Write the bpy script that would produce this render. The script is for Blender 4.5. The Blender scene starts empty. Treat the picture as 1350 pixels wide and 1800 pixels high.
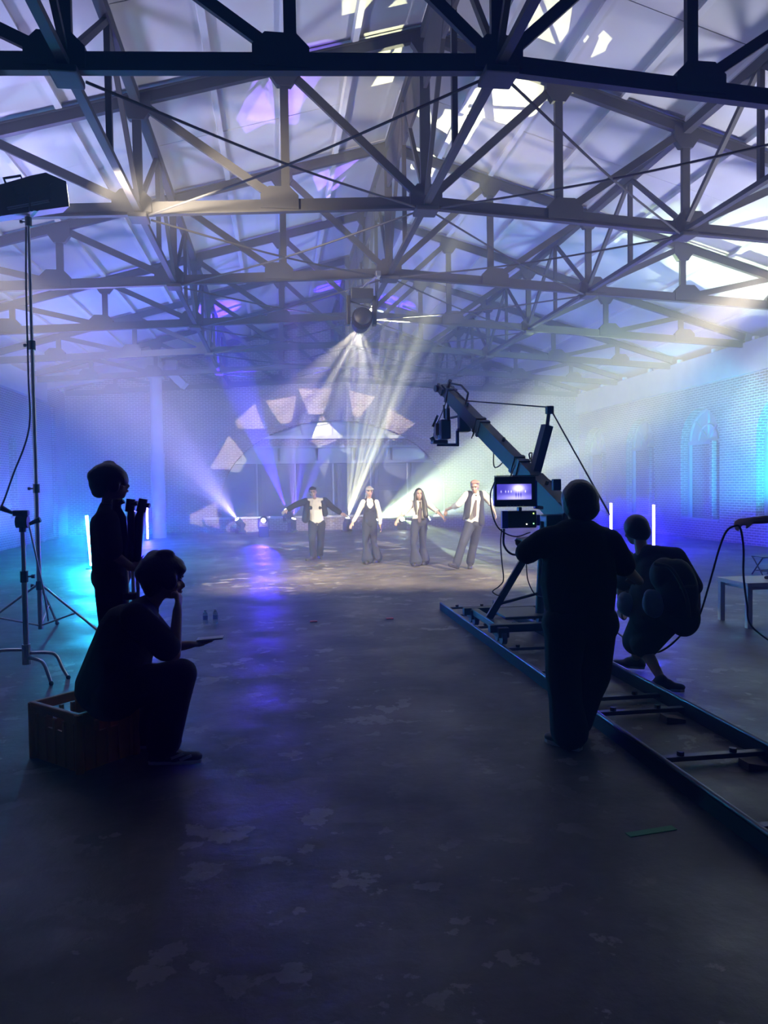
import bpy, bmesh, math, random
from mathutils import Vector, Matrix
R = math.radians
rnd = random.Random(7)
scene = bpy.context.scene
COL = scene.collection

# ------------------------------------------------------------------ camera
cam_data = bpy.data.cameras.new('camera')
cam = bpy.data.objects.new('camera', cam_data)
COL.objects.link(cam)
cam_data.sensor_width = 36.0
cam_data.lens = 36.0 * 1332.93 / 1800.0        # 1350 x 1800 portrait frame
cam_data.clip_start = 0.05
pit, yaw, rol = -0.0350, 0.1392, -0.0141
r0 = Vector((math.cos(yaw), -math.sin(yaw), 0))
fl = Vector((math.sin(yaw), math.cos(yaw), 0))
fw = fl * math.cos(pit) + Vector((0, 0, 1)) * math.sin(pit)
u0 = -fl * math.sin(pit) + Vector((0, 0, 1)) * math.cos(pit)
rv = r0 * math.cos(rol) + u0 * math.sin(rol)
uv = u0 * math.cos(rol) - r0 * math.sin(rol)
cm = Matrix((rv, uv, -fw)).transposed().to_4x4()
cm.translation = Vector((0, 0, 1.7))
cam.matrix_world = cm
scene.camera = cam

# ------------------------------------------------------------------ haze, exposure
world = bpy.data.worlds.new('hall_air')
scene.world = world
world.use_nodes = True
wn = world.node_tree
for n in list(wn.nodes): wn.nodes.remove(n)
wo = wn.nodes.new('ShaderNodeOutputWorld')
wb = wn.nodes.new('ShaderNodeBackground'); wb.inputs[0].default_value = (0, 0, 0, 1); wb.inputs[1].default_value = 0
wv = wn.nodes.new('ShaderNodeVolumeScatter')
wv.inputs['Color'].default_value = (0.97, 0.97, 0.98, 1)
wv.inputs['Density'].default_value = 0.023
wv.inputs['Anisotropy'].default_value = 0.25
wn.links.new(wb.outputs[0], wo.inputs['Surface'])
wn.links.new(wv.outputs[0], wo.inputs['Volume'])
vs = scene.view_settings
scene.display_settings.display_device = 'sRGB'
vs.view_transform = 'Standard'; vs.look = 'None'; vs.gamma = 1.0
vs.use_curve_mapping = False
vs.exposure = 0.2
cy = scene.cycles
cy.use_denoising = True
cy.max_bounces = 5; cy.diffuse_bounces = 3; cy.glossy_bounces = 2
cy.transmission_bounces = 4; cy.volume_bounces = 0
cy.sample_clamp_indirect = 4.0
cy.caustics_reflective = False; cy.caustics_refractive = False

# ------------------------------------------------------------------ lamps
def spot(name, pos, target, energy, color, angle, blend=0.15, size=0.03, mask=None):
    d = bpy.data.lights.new(name, 'SPOT')
    d.energy = energy; d.color = color; d.spot_size = R(angle); d.spot_blend = blend
    d.shadow_soft_size = size
    o = bpy.data.objects.new(name, d); COL.objects.link(o)
    o.location = pos
    dr = Vector(target) - Vector(pos)
    o.rotation_euler = dr.to_track_quat('-Z', 'Y').to_euler()
    if mask:
        d.use_nodes = True; nt = d.node_tree
        em = nt.nodes.get('Emission')
        tc = nt.nodes.new('ShaderNodeTexCoord'); sp = nt.nodes.new('ShaderNodeSeparateXYZ')
        nt.links.new(tc.outputs['Normal'], sp.inputs[0])
        def mth(op, a, b=None, c=None):
            m = nt.nodes.new('ShaderNodeMath'); m.operation = op
            for i, v in enumerate((a, b, c)):
                if v is None: continue
                if isinstance(v, (int, float)): m.inputs[i].default_value = v
                else: nt.links.new(v, m.inputs[i])
            return m.outputs[0]
        az = mth('ABSOLUTE', sp.outputs[2])
        ax = mth('DIVIDE', sp.outputs[0], az); ay = mth('DIVIDE', sp.outputs[1], az)
        if mask[0] == 'poly':          # metal gobo: intersection of half planes a*x+b*y<c in units of tan(half angle)
            t = math.tan(R(angle / 2)); out = None
            for a, b, c in mask[1]:
                v = mth('LESS_THAN', mth('ADD', mth('MULTIPLY', ax, a / t), mth('MULTIPLY', ay, b / t)), c)
                out = v if out is None else mth('MULTIPLY', out, v)
        else:                           # broken glass gobo
            vo = nt.nodes.new('ShaderNodeTexVoronoi'); vo.inputs['Scale'].default_value = mask[1]
            cb = nt.nodes.new('ShaderNodeCombineXYZ')
            nt.links.new(ax, cb.inputs[0]); nt.links.new(ay, cb.inputs[1])
            nt.links.new(cb.outputs[0], vo.inputs['Vector'])
            sc = nt.nodes.new('ShaderNodeSeparateColor'); nt.links.new(vo.outputs['Color'], sc.inputs[0])
            out = mth('GREATER_THAN', sc.outputs[0], mask[2])
        nt.links.new(out, em.inputs['Strength'])
    return o
def tri(rot, s=1.0):                   # triangular / trapezoid cut-out
    pl = []
    for k, c in ((0, .45 * s), (112, .62 * s), (248, .5 * s), (180, .75)):
        a = R(rot + k); pl.append((math.cos(a), math.sin(a), c))
    return ('poly', pl)

WHITE_GREEN = (0.74, 1.0, 0.54); PALE = (0.86, 1.0, 0.82); VIOLET = (0.42, 0.36, 1.0); BLUE = (0.045, 0.012, 1.0)
WARM = (1.0, 0.84, 0.62); CYAN = (0.0, 0.62, 1.0); LAV = (0.62, 0.62, 1.0)
F1 = (-1.49, 28.35, 0.53); F2 = (-0.49, 26.0, 0.57); F3 = (0.58, 28.35, 0.51); F3B = (0.32, 29.25, 0.83)
F4 = (2.59, 28.35, 0.49); F5 = (3.67, 28.35, 0.44); F6 = (4.67, 28.35, 0.42); F7 = (5.71, 28.35, 0.42)
HEAD = (1.66, 14.9, 4.82)              # moving head hanging under the third truss
LAMP_L = (-2.244, 9.336, 5.18)           # lamp on the tall stand
def aim(p, t, back=0.12):              # start the beam just outside the lens
    v = (Vector(t) - Vector(p)).normalized(); return tuple(Vector(p) + v * back)
def beam(name, p, t, e, c, a, bl=0.15, sz=0.03, mask=None): return spot(name, aim(p, t, .17), t, e, c, a, bl, sz, mask)

# key lights on the dancers
beam('key_light', LAMP_L, (1.6, 14.0, 6.8), 2800, WARM, 58, 0.9, 0.12)
spot('key_light', (-4.4, 8.6, 5.0), (1.4, 15.0, 0.0), 13000, WARM, 32, 0.8, 0.2)
spot('key_light', (6.7, 9.4, 4.5), (2.2, 14.6, 0.0), 13000, WARM, 40, 0.8, 0.2)
# violet and blue beams
beam('violet_beam', F1, (-3.536, 17.000, 4.502), 22000, VIOLET, 9, 0.5)
beam('violet_beam', F1, (-2.966, 17.000, 3.776), 14000, VIOLET, 16, 0.8)
beam('blue_beam', F2, (-0.912, 14.581, 0.000), 2600, BLUE, 15, 0.3)
beam('blue_beam', F3, (1.189, 27.000, 4.014), 40000, BLUE, 9, 0.3)
beam('blue_beam', F3, (2.425, 27.000, 4.415), 40000, BLUE, 10, 0.3)
beam('blue_beam', F3B, (-1.299, 26.000, 5.454), 80000, BLUE, 14, 0.3)
# white green beams
for px, e, a in (((3.010, 28.000, 5.143), 1500, 2.2), ((3.391, 27.800, 5.328), 1500, 2.2), ((3.782, 27.600, 5.096), 1500, 2.2), ((5.116, 27.000, 7.467), 4000, 3.4)):
    beam('white_beam', F4, px, e * 8, WHITE_GREEN, a, 0.4, 0.02)
for px, e, a in (((5.837, 21.000, 3.940), 12000, 5), ((6.437, 20.000, 4.172), 10000, 5), ((7.577, 19.000, 4.643), 12000, 6), ((9.547, 19.500, 4.503), 6000, 6), ((10.180, 18.000, 3.509), 12000, 7), ((7.965, 20.000, 2.900), 9000, 6)):
    beam('white_beam', F5, px, e * 2.3, WHITE_GREEN, a, 0.5)
beam('white_beam', F5, (8.283, 18.500, 2.979), 42000, WHITE_GREEN, 25, 0.5)
beam('white_beam', F5, (5.705, 24.000, 2.244), 34000, PALE, 14, 0.9)
beam('white_beam', F7, (8.759, 22.000, 2.625), 40000, PALE, 6, 0.4)
beam('white_beam', F7, (11.734, 18.000, 3.509), 12000, (.7, .95, 1.0), 14, 0.7)
for k, t in enumerate(((5.122, 16.213, 0.000), (4.172, 14.703, 0.000), (5.835, 16.007, 0.000))):
    beam('white_beam', F6, t, 30000, WHITE_GREEN, 2.4, 0.3, 0.015)
# gobo of the hanging head on the end wall
for k, (t, rot, e) in enumerate((((-0.873, 29.700, 4.294), 20, 1), ((0.331, 29.700, 4.796), 100, 1), ((1.588, 29.700, 5.127), 90, 1), ((3.322, 29.700, 5.019), 75, 1.2), ((4.778, 29.700, 4.126), 60, 1), ((-1.761, 29.700, 2.947), 150, 1.1), ((-2.603, 29.700, 0.559), 0, 1), ((1.964, 29.700, 3.802), 45, 1), ((-0.885, 29.600, 0.266), 90, .8), ((2.454, 29.600, 0.240), 90, .5))):
    beam('gobo_beam', HEAD, t, 26000 * e, (1.0, 0.90, 0.66), 6.4, 0.1, 0.012, tri(rot, .8 + .25 * ((k * 7) % 3) / 2))
beam('gobo_beam', HEAD, (2.0, 24.5, 0.0), 14000, (1.0, 0.97, 0.85), 46, 0.3, 0.012, ('vor', 14.0, 0.75))
# broken gobos that reach the roof
for k, (t, ang, e) in enumerate((((1.15, 10.3, 8.05), 1.3, 1), ((1.68, 11.3, 8.2), 1.5, 1), ((2.0, 12.4, 8.28), 1.6, 1), ((3.62, 12.5, 7.97), 2.6, 1.2), ((4.0, 12.2, 7.87), 2.0, 1), ((3.38, 13.95, 8.04), 2.2, 1), ((3.1, 14.2, 8.12), 1.4, 1), ((4.5, 10.3, 7.72), 1.2, .8), ((3.85, 10.4, 7.91), 1.6, .9), ((2.66, 13.8, 8.24), 1.6, 1), ((3.0, 15.3, 8.15), 1.8, 1))):
    beam('roof_gobo', F4, t, 90000 * e, (1.0, 1.0, 0.62), ang * 1.6, 0.1, 0.01, tri(37 * k, 1.1))
for k, (t, ang) in enumerate((((0.14, 12.64, 7.76), 2.6), ((0.5, 12.2, 7.84), 2.4), ((-0.2, 12.8, 7.68), 1.8), ((1.29, 16.3, 8.09), 2.8))):
    beam('roof_gobo', F3, t, 42000, (0.30, 0.14, 1.0), ang * 1.5, 0.1, 0.01, tri(60 + 70 * k, 1.1))
# added fill lights, unseen, by both side walls, aimed up into the roof
spot('roof_fill', (-7.2, 9.5, 0.8), (0.5, 14.0, 7.6), 5500, (0.5, 0.52, 1.0), 85, 1.0, 0.7)
spot('roof_fill', (11.6, 9.0, 0.8), (5.0, 13.0, 7.6), 6000, (0.80, 0.80, 1.0), 85, 1.0, 0.7)
spot('roof_fill', (-7.2, 19.0, 0.8), (0.0, 22.0, 6.0), 7500, (0.14, 0.18, 1.0), 100, 1.0, 0.5)
spot('roof_fill', (10.8, 13.0, 0.8), (4.0, 20.0, 6.8), 3000, (0.3, 0.66, 1.0), 80, 1.0, 0.5)
spot('haze_fill', (10.6, 12.0, 3.2), (4.0, 25.0, 4.6), 5500, (0.62, 1.0, 0.66), 46, 1.0, 0.3)  # added unseen fill that brightens the haze on the right
spot('wall_fill', (-6.9, 17.0, 4.6), (3.2, 29.8, 3.8), 9000, (0.68, 0.66, 0.98), 38, 1.0, 0.3)  # added unseen fill that brightens the end wall
# cyan lamp by the right wall, outside the frame
spot('cyan_lamp', (9.9, 13.4, 1.4), (12.3, 19.6, 2.9), 9000, CYAN, 40, 0.6, 0.06)

# ------------------------------------------------------------------ materials
MATS = {}
def mat(name, col, rough=0.6, metal=0.0, noise=0.0, scale=20.0, bump=0.0, col2=None, emit=None, estr=0.0, spec=0.5):
    if name in MATS: return MATS[name]
    m = bpy.data.materials.new(name); m.use_nodes = True; nt = m.node_tree
    b = nt.nodes['Principled BSDF']
    b.inputs['Base Color'].default_value = (*col, 1); b.inputs['Roughness'].default_value = rough
    b.inputs['Metallic'].default_value = metal; b.inputs['Specular IOR Level'].default_value = spec
    if noise or bump:
        tc = nt.nodes.new('ShaderNodeTexCoord'); nz = nt.nodes.new('ShaderNodeTexNoise')
        nz.inputs['Scale'].default_value = scale; nz.inputs['Detail'].default_value = 5
        nt.links.new(tc.outputs['Object'], nz.inputs['Vector'])
        if noise:
            mx = nt.nodes.new('ShaderNodeMixRGB'); c2 = col2 or tuple(c * (1 - noise) for c in col)
            mx.inputs[1].default_value = (*col, 1); mx.inputs[2].default_value = (*c2, 1)
            nt.links.new(nz.outputs['Fac'], mx.inputs[0]); nt.links.new(mx.outputs[0], b.inputs['Base Color'])
        if bump:
            bp = nt.nodes.new('ShaderNodeBump'); bp.inputs['Strength'].default_value = bump; bp.inputs['Distance'].default_value = 0.02
            nt.links.new(nz.outputs['Fac'], bp.inputs['Height']); nt.links.new(bp.outputs[0], b.inputs['Normal'])
    if emit:
        b.inputs['Emission Color'].default_value = (*emit, 1); b.inputs['Emission Strength'].default_value = estr
    MATS[name] = m; return m
def brick_mat(name, axis, c1, c2, mortar):
    m = bpy.data.materials.new(name); m.use_nodes = True; nt = m.node_tree; b = nt.nodes['Principled BSDF']
    tc = nt.nodes.new('ShaderNodeTexCoord'); sp = nt.nodes.new('ShaderNodeSeparateXYZ'); cb = nt.nodes.new('ShaderNodeCombineXYZ')
    nt.links.new(tc.outputs['Object'], sp.inputs[0])
    ad = nt.nodes.new('ShaderNodeMath'); ad.operation = 'ADD'
    nt.links.new(sp.outputs[0], ad.inputs[0]); nt.links.new(sp.outputs[1], ad.inputs[1])
    nt.links.new(ad.outputs[0], cb.inputs[0]); nt.links.new(sp.outputs[2], cb.inputs[1])
    br = nt.nodes.new('ShaderNodeTexBrick'); nt.links.new(cb.outputs[0], br.inputs['Vector'])
    br.inputs['Color1'].default_value = (*c1, 1); br.inputs['Color2'].default_value = (*c2, 1); br.inputs['Mortar'].default_value = (*mortar, 1)
    br.inputs['Scale'].default_value = 1.0; br.inputs['Brick Width'].default_value = 0.215; br.inputs['Row Height'].default_value = 0.07
    br.inputs['Mortar Size'].default_value = 0.010; br.inputs['Mortar Smooth'].default_value = 0.2
    nz = nt.nodes.new('ShaderNodeTexNoise'); nz.inputs['Scale'].default_value = 1.3; nz.inputs['Detail'].default_value = 6
    nt.links.new(tc.outputs['Object'], nz.inputs['Vector'])
    mx = nt.nodes.new('ShaderNodeMixRGB'); mx.blend_type = 'MULTIPLY'; mx.inputs[0].default_value = 0.6
    rp = nt.nodes.new('ShaderNodeValToRGB'); rp.color_ramp.elements[0].position = .3; rp.color_ramp.elements[0].color = (.45, .45, .45, 1); rp.color_ramp.elements[1].position = .7
    nt.links.new(nz.outputs['Fac'], rp.inputs[0]); nt.links.new(br.outputs['Color'], mx.inputs[1]); nt.links.new(rp.outputs[0], mx.inputs[2])
    nt.links.new(mx.outputs[0], b.inputs['Base Color']); b.inputs['Roughness'].default_value = 0.85
    bp = nt.nodes.new('ShaderNodeBump'); bp.inputs['Strength'].default_value = 0.7; bp.inputs['Distance'].default_value = 0.012; bp.invert = True
    nt.links.new(br.outputs['Fac'], bp.inputs['Height']); nt.links.new(bp.outputs[0], b.inputs['Normal'])
    return m
def floor_mat():
    m = bpy.data.materials.new('worn_concrete'); m.use_nodes = True; nt = m.node_tree; b = nt.nodes['Principled BSDF']
    tc = nt.nodes.new('ShaderNodeTexCoord')
    def nz(scale, det, rough=.55):
        n = nt.nodes.new('ShaderNodeTexNoise'); n.inputs['Scale'].default_value = scale; n.inputs['Detail'].default_value = det
        n.inputs['Roughness'].default_value = rough; nt.links.new(tc.outputs['Object'], n.inputs['Vector']); return n.outputs['Fac']
    def ramp(v, *st):
        r = nt.nodes.new('ShaderNodeValToRGB'); nt.links.new(v, r.inputs[0]); e = r.color_ramp.elements
        e[0].position, e[0].color = st[0][0], (*st[0][1], 1); e[1].position, e[1].color = st[-1][0], (*st[-1][1], 1)
        for p, c in st[1:-1]: x = e.new(p); x.color = (*c, 1)
        return r.outputs[0]
    def mix(f, a, bb, ty='MIX'):
        x = nt.nodes.new('ShaderNodeMixRGB'); x.blend_type = ty
        for i, v in enumerate((f, a, bb)):
            if isinstance(v, (int, float)): x.inputs[i].default_value = v
            else: nt.links.new(v, x.inputs[i])
        return x.outputs[0]
    base = ramp(nz(0.55, 8, .62), (.32, (.036, .033, .031)), (.5, (.09, .08, .072)), (.68, (.19, .165, .14)))
    fine = ramp(nz(9, 6, .6), (.3, (.5, .5, .5)), (.7, (1, 1, 1)))
    base = mix(.8, base, fine, 'MULTIPLY')
    flake = ramp(nz(3.6, 7, .58), (.575, (0, 0, 0)), (.592, (1, 1, 1)))         # pale worn patches
    flake = mix(1, flake, ramp(nz(.5, 3), (.42, (0, 0, 0)), (.58, (1, 1, 1))), 'MULTIPLY')
    rgb = nt.nodes.new('ShaderNodeRGB'); rgb.outputs[0].default_value = (.27, .25, .22, 1)
    base = mix(flake, base, rgb.outputs[0])
    dark = ramp(nz(.8, 5), (.6, (0, 0, 0)), (.63, (1, 1, 1)))                    # damp stains
    rg2 = nt.nodes.new('ShaderNodeRGB'); rg2.outputs[0].default_value = (.03, .028, .03, 1)
    half = mix(.6, dark, 0.0, 'MULTIPLY') if False else dark
    mm = nt.nodes.new('ShaderNodeMath'); mm.operation = 'MULTIPLY'; mm.inputs[1].default_value = .55; nt.links.new(half, mm.inputs[0])
    base = mix(mm.outputs[0], base, rg2.outputs[0])
    nt.links.new(base, b.inputs['Base Color'])
    nt.links.new(ramp(nz(1.4, 6), (.3, (.36, .36, .36)), (.7, (.68, .68, .68))), b.inputs['Roughness'])
    bp = nt.nodes.new('ShaderNodeBump'); bp.inputs['Strength'].default_value = .35; bp.inputs['Distance'].default_value = .03
    nt.links.new(nz(3.5, 7, .6), bp.inputs['Height']); nt.links.new(bp.outputs[0], b.inputs['Normal'])
    return m
M_BRICK = brick_mat('old_brick', 0, (.19, .105, .09), (.13, .075, .07), (.52, .50, .48))
M_FLOOR = floor_mat()
M_STEEL = mat('truss_steel', (.042, .040, .040), .65, .0, .4, 6)
M_RIDGE = mat('ridge_timber', (.07, .062, .06), .8, 0, .5, 3)
M_PANEL = mat('roof_panel', (.62, .62, .61), .8, 0, .25, 1.4, .25)
M_PURLIN = mat('purlin_white', (.66, .66, .65), .75, 0, .2, 3)
M_CONC = mat('concrete', (.36, .36, .36), .85, 0, .35, 2.5, .3)
M_WFRAME = mat('window_frame_wood', (.26, .27, .29), .6, 0, .2, 8)
M_DOOR = mat('door_grey', (.115, .12, .13), .55, 0, .2, 3)
M_GLASS = mat('dusty_glass', (.32, .36, .36), .15, 0, .3, 2)
M_TRIM = mat('pale_trim', (.45, .44, .42), .7, 0, .2, 4)
M_BLACK = mat('black_metal', (.02, .02, .022), .45, 0, .2, 20)
M_BLACKPL = mat('black_plastic', (.018, .018, .02), .5)
M_CHROME = mat('stand_steel', (.55, .56, .58), .28, 1.0)
M_ALU = mat('rail_aluminium', (.10, .105, .12), .35, 1.0)
M_RUB = mat('black_rubber', (.012, .012, .012), .7)

# ------------------------------------------------------------------ helpers
OFF = {}
def tag(o, label=None, cat=None, group=None, kind=None):
    if label: o['label'] = label
    if cat: o['category'] = cat
    if group: o['group'] = group
    if kind: o['kind'] = kind
    return o
def thing(name, label, cat, loc=(0, 0, 0), group=None):
    o = bpy.data.objects.new(name, None); COL.objects.link(o); o.empty_display_size = .1
    o.location = loc; OFF[o.name] = Vector(loc)
    return tag(o, label, cat, group)
class MB:
    """collects solids in world coordinates; build() links them as one mesh"""
    def __init__(s): s.v = []; s.f = []; s.mi = []
    def add(s, vs, fs, mi=0):
        n = len(s.v); s.v += [Vector(v) for v in vs]; s.f += [[i + n for i in f] for f in fs]; s.mi += [mi] * len(fs); return s
    def box(s, c, d, rot=None, mi=0):
        c = Vector(c); h = [x / 2 for x in d]; vs = []
        for sx in (-1, 1):
            for sy in (-1, 1):
                for sz in (-1, 1):
                    p = Vector((sx * h[0], sy * h[1], sz * h[2]))
                    if rot: p = rot @ p
                    vs.append(c + p)
        return s.add(vs, [(0, 1, 3, 2), (4, 6, 7, 5), (0, 4, 5, 1), (2, 3, 7, 6), (0, 2, 6, 4), (1, 5, 7, 3)], mi)
    def cbox(s, c, d, bv, rot=None, mi=0):      # chamfered box
        c = Vector(c); h = [x / 2 for x in d]; bm = bmesh.new(); bmesh.ops.create_cube(bm, size=1)
        for v in bm.verts: v.co = Vector((v.co.x * d[0], v.co.y * d[1], v.co.z * d[2]))
        bmesh.ops.bevel(bm, geom=list(bm.edges), offset=bv, segments=2, affect='EDGES', profile=.6)
        bm.verts.index_update()
        vs = [(rot @ v.co if rot else v.co.copy()) + c for v in bm.verts]; fs = [[v.index for v in f.verts] for f in bm.faces]
        bm.free(); return s.add(vs, fs, mi)
    def bar(s, p0, p1, w, h, up=(0, 0, 1), mi=0):   # rectangular bar, w across, h along up
        p0, p1 = Vector(p0), Vector(p1); d = (p1 - p0).normalized(); up = Vector(up)
        a = d.cross(up)
        if a.length < 1e-4: a = d.cross(Vector((1, 0, 0)))
        a.normalize(); b = a.cross(d).normalized()
        vs = [p + a * x * w / 2 + b * y * h / 2 for p in (p0, p1) for x, y in ((-1, -1), (1, -1), (1, 1), (-1, 1))]
        return s.add(vs, [(3, 2, 1, 0), (4, 5, 6, 7), (0, 1, 5, 4), (1, 2, 6, 5), (2, 3, 7, 6), (3, 0, 4, 7)], mi)
    def tube(s, pts, r, n=10, mi=0, closed=False):
        pts = [Vector(p) for p in pts]; rs = r if isinstance(r, (list, tuple)) else [r] * len(pts); k = len(pts)
        base = len(s.v); ref = None
        for i, p in enumerate(pts):
            d = (pts[(i + 1) % k if closed else min(i + 1, k - 1)] - pts[(i - 1) % k if closed else max(i - 1, 0)])
            d = d.normalized() if d.length > 1e-9 else Vector((0, 0, 1))
            if ref is None: ref = d.orthogonal().normalized()
            else:
                ref = ref - d * ref.dot(d); ref = ref.normalized() if ref.length > 1e-6 else d.orthogonal().normalized()
            b = d.cross(ref)
            for j in range(n):
                a = 2 * math.pi * j / n; s.v.append(p + (ref * math.cos(a) + b * math.sin(a)) * rs[i])
        m = k if closed else k - 1
        for i in range(m):
            for j in range(n):
                a, b2 = base + i * n, base + ((i + 1) % k) * n; s.f.append([a + j, a + (j + 1) % n, b2 + (j + 1) % n, b2 + j]); s.mi.append(mi)
        if not closed:
            s.f.append([base + j for j in range(n)][::-1]); s.f.append([base + (k - 1) * n + j for j in range(n)]); s.mi += [mi, mi]
        return s
    def ell(s, c, r, rot=None, seg=16, rings=10, mi=0):
        c = Vector(c); r = (r, r, r) if isinstance(r, (int, float)) else r; vs = []; fs = []
        def put(x, y, z):
            p = Vector((x * r[0], y * r[1], z * r[2])); vs.append(c + (rot @ p if rot else p))
        put(0, 0, 1)
        for i in range(1, rings):
            t = math.pi * i / rings
            for j in range(seg): a = 2 * math.pi * j / seg; put(math.sin(t) * math.cos(a), math.sin(t) * math.sin(a), math.cos(t))
        put(0, 0, -1); L = len(vs) - 1
        for j in range(seg):
            fs.append((0, 1 + j, 1 + (j + 1) % seg)); b = 1 + (rings - 2) * seg; fs.append((L, b + (j + 1) % seg, b + j))
        for i in range(rings - 2):
            for j in range(seg):
                a = 1 + i * seg; b = a + seg; fs.append((a + j, b + j, b + (j + 1) % seg, a + (j + 1) % seg))
        return s.add(vs, fs, mi)
    def prism(s, poly, o, ax, ay, an, depth, mi=0):  # polygon (x,y) placed at o with axes ax, ay, extruded along an
        o, ax, ay, an = Vector(o), Vector(ax), Vector(ay), Vector(an); n = len(poly)
        vs = [o + ax * x + ay * y for x, y in poly] + [o + ax * x + ay * y + an * depth for x, y in poly]
        return s.add(vs, [list(range(n))[::-1], list(range(n, 2 * n))] + [(i, (i + 1) % n, n + (i + 1) % n, n + i) for i in range(n)], mi)
    def build(s, name, m, parent=None, label=None, smooth=False, kind=None):
        off = OFF.get(parent.name, Vector()) if parent else Vector()
        me = bpy.data.meshes.new(name); me.from_pydata([v - off for v in s.v], [], s.f)
        for x in (m if isinstance(m, (list, tuple)) else [m]): me.materials.append(x)
        if max(s.mi, default=0) > 0: me.polygons.foreach_set('material_index', s.mi)
        bm = bmesh.new(); bm.from_mesh(me); bmesh.ops.recalc_face_normals(bm, faces=bm.faces); bm.to_mesh(me); bm.free()
        if smooth:
            for p in me.polygons: p.use_smooth = True
            me.set_sharp_from_angle(angle=R(40))
        o = bpy.data.objects.new(name, me); COL.objects.link(o)
        if parent: o.parent = parent
        OFF[o.name] = off
        return tag(o, label, None, None, kind)
def tri_prims(prims):
    """prims: ('c', p0, p1, r0, r1[, flat, axis]) tapered capsule; ('e', c, (rx,ry,rz)[, rot]) ellipsoid; ('b', c, dims[, rot]) box"""
    mb = MB()
    for p in prims:
        if p[0] == 'e': mb.ell(p[1], p[2], p[3] if len(p) > 3 else None, 20, 12)
        elif p[0] == 'b': mb.box(p[1], p[2], p[3] if len(p) > 3 else None)
        else:
            a, b, ra, rb = Vector(p[1]), Vector(p[2]), p[3], p[4]; d = b - a; L = d.length
            d = d / L if L > 1e-6 else Vector((0, 0, 1)); pts = []; rs = []
            for t in (90, 60, 30): pts.append(a - d * ra * math.sin(R(t))); rs.append(max(ra * math.cos(R(t)), .0004))
            pts.append(a); rs.append(ra); pts.append(b); rs.append(rb)
            for t in (30, 60, 90): pts.append(b + d * rb * math.sin(R(t))); rs.append(max(rb * math.cos(R(t)), .0004))
            n0 = len(mb.v); mb.tube(pts, rs, 14)
            if len(p) > 5:
                k, ax = p[5], Vector(p[6]).normalized()
                for i in range(n0, len(mb.v)):
                    v = mb.v[i]; t = max(0, min(L, (v - a).dot(d))); q = a + d * t; o = v - q; mb.v[i] = v + ax * (o.dot(ax)) * (k - 1)
    return mb
def blob(name, prims, m, parent=None, vox=.012, sm=5, label=None):
    """one continuous smooth skin over the given solids"""
    mb = tri_prims(prims); me = bpy.data.meshes.new('tmp'); me.from_pydata(mb.v, [], mb.f)
    bm = bmesh.new(); bm.from_mesh(me); bmesh.ops.recalc_face_normals(bm, faces=bm.faces); bm.to_mesh(me); bm.free()
    o = bpy.data.objects.new('tmp', me); COL.objects.link(o)
    r = o.modifiers.new('r', 'REMESH'); r.mode = 'VOXEL'; r.voxel_size = vox; r.adaptivity = 0.0
    s = o.modifiers.new('s', 'SMOOTH'); s.factor = .5; s.iterations = sm
    dg = bpy.context.evaluated_depsgraph_get(); dg.update()
    me2 = bpy.data.meshes.new_from_object(o.evaluated_get(dg)); me2.name = name
    bpy.data.objects.remove(o); bpy.data.meshes.remove(me)
    off = OFF.get(parent.name, Vector()) if parent else Vector()
    me2.transform(Matrix.Translation(-off)); me2.materials.clear(); me2.materials.append(m)
    me2.polygons.foreach_set('use_smooth', [True] * len(me2.polygons))
    ob = bpy.data.objects.new(name, me2); COL.objects.link(ob)
    if parent: ob.parent = parent
    OFF[ob.name] = off
    return tag(ob, label)
def curve(p, n=8):               # Catmull-Rom through points
    p = [Vector(q) for q in p]; p = [p[0] * 2 - p[1]] + p + [p[-1] * 2 - p[-2]]; out = []
    for i in range(1, len(p) - 2):
        for k in range(n):
            t = k / n; a, b, c, d = p[i - 1:i + 3]
            out.append(.5 * ((2 * b) + (c - a) * t + (2 * a - 5 * b + 4 * c - d) * t * t + (3 * b - a - 3 * c + d) * t ** 3))
    return out + [p[-2]]
def cable(name, pts, r, label, parent=None, m=None, cat='cable', group=None):
    o = MB().tube(curve(pts), r, 6).build(name, m or M_RUB, parent, label if not parent else None, True)
    if not parent: tag(o, label, cat, group)
    return o

# ------------------------------------------------------------------ the hall
XL, XR, XC, YB, YF = -7.8, 12.3, 2.25, 29.8, -3.7
tag(MB().box(((XL + XR) / 2, (YB + YF) / 2, -.15), (XR - XL + .8, YB - YF + .8, .3)).build('floor', M_FLOOR), 'worn dark concrete floor with pale flaked patches', None, None, 'structure')
def wall_openings(poly_list, name, o, ax, ay, an, depth, m, label):
    mb = MB()
    for p in poly_list: mb.prism(p, o, ax, ay, an, depth)
    return tag(mb.build(name, m), label, None, None, 'structure')
def arch_pts(c, hw, zs, rise, n=14, a0=0, a1=180):
    return [(c + hw * math.cos(R(a0 + (a1 - a0) * i / n)), zs + rise * math.sin(R(a0 + (a1 - a0) * i / n))) for i in range(n + 1)]
WT = 5.3
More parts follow.
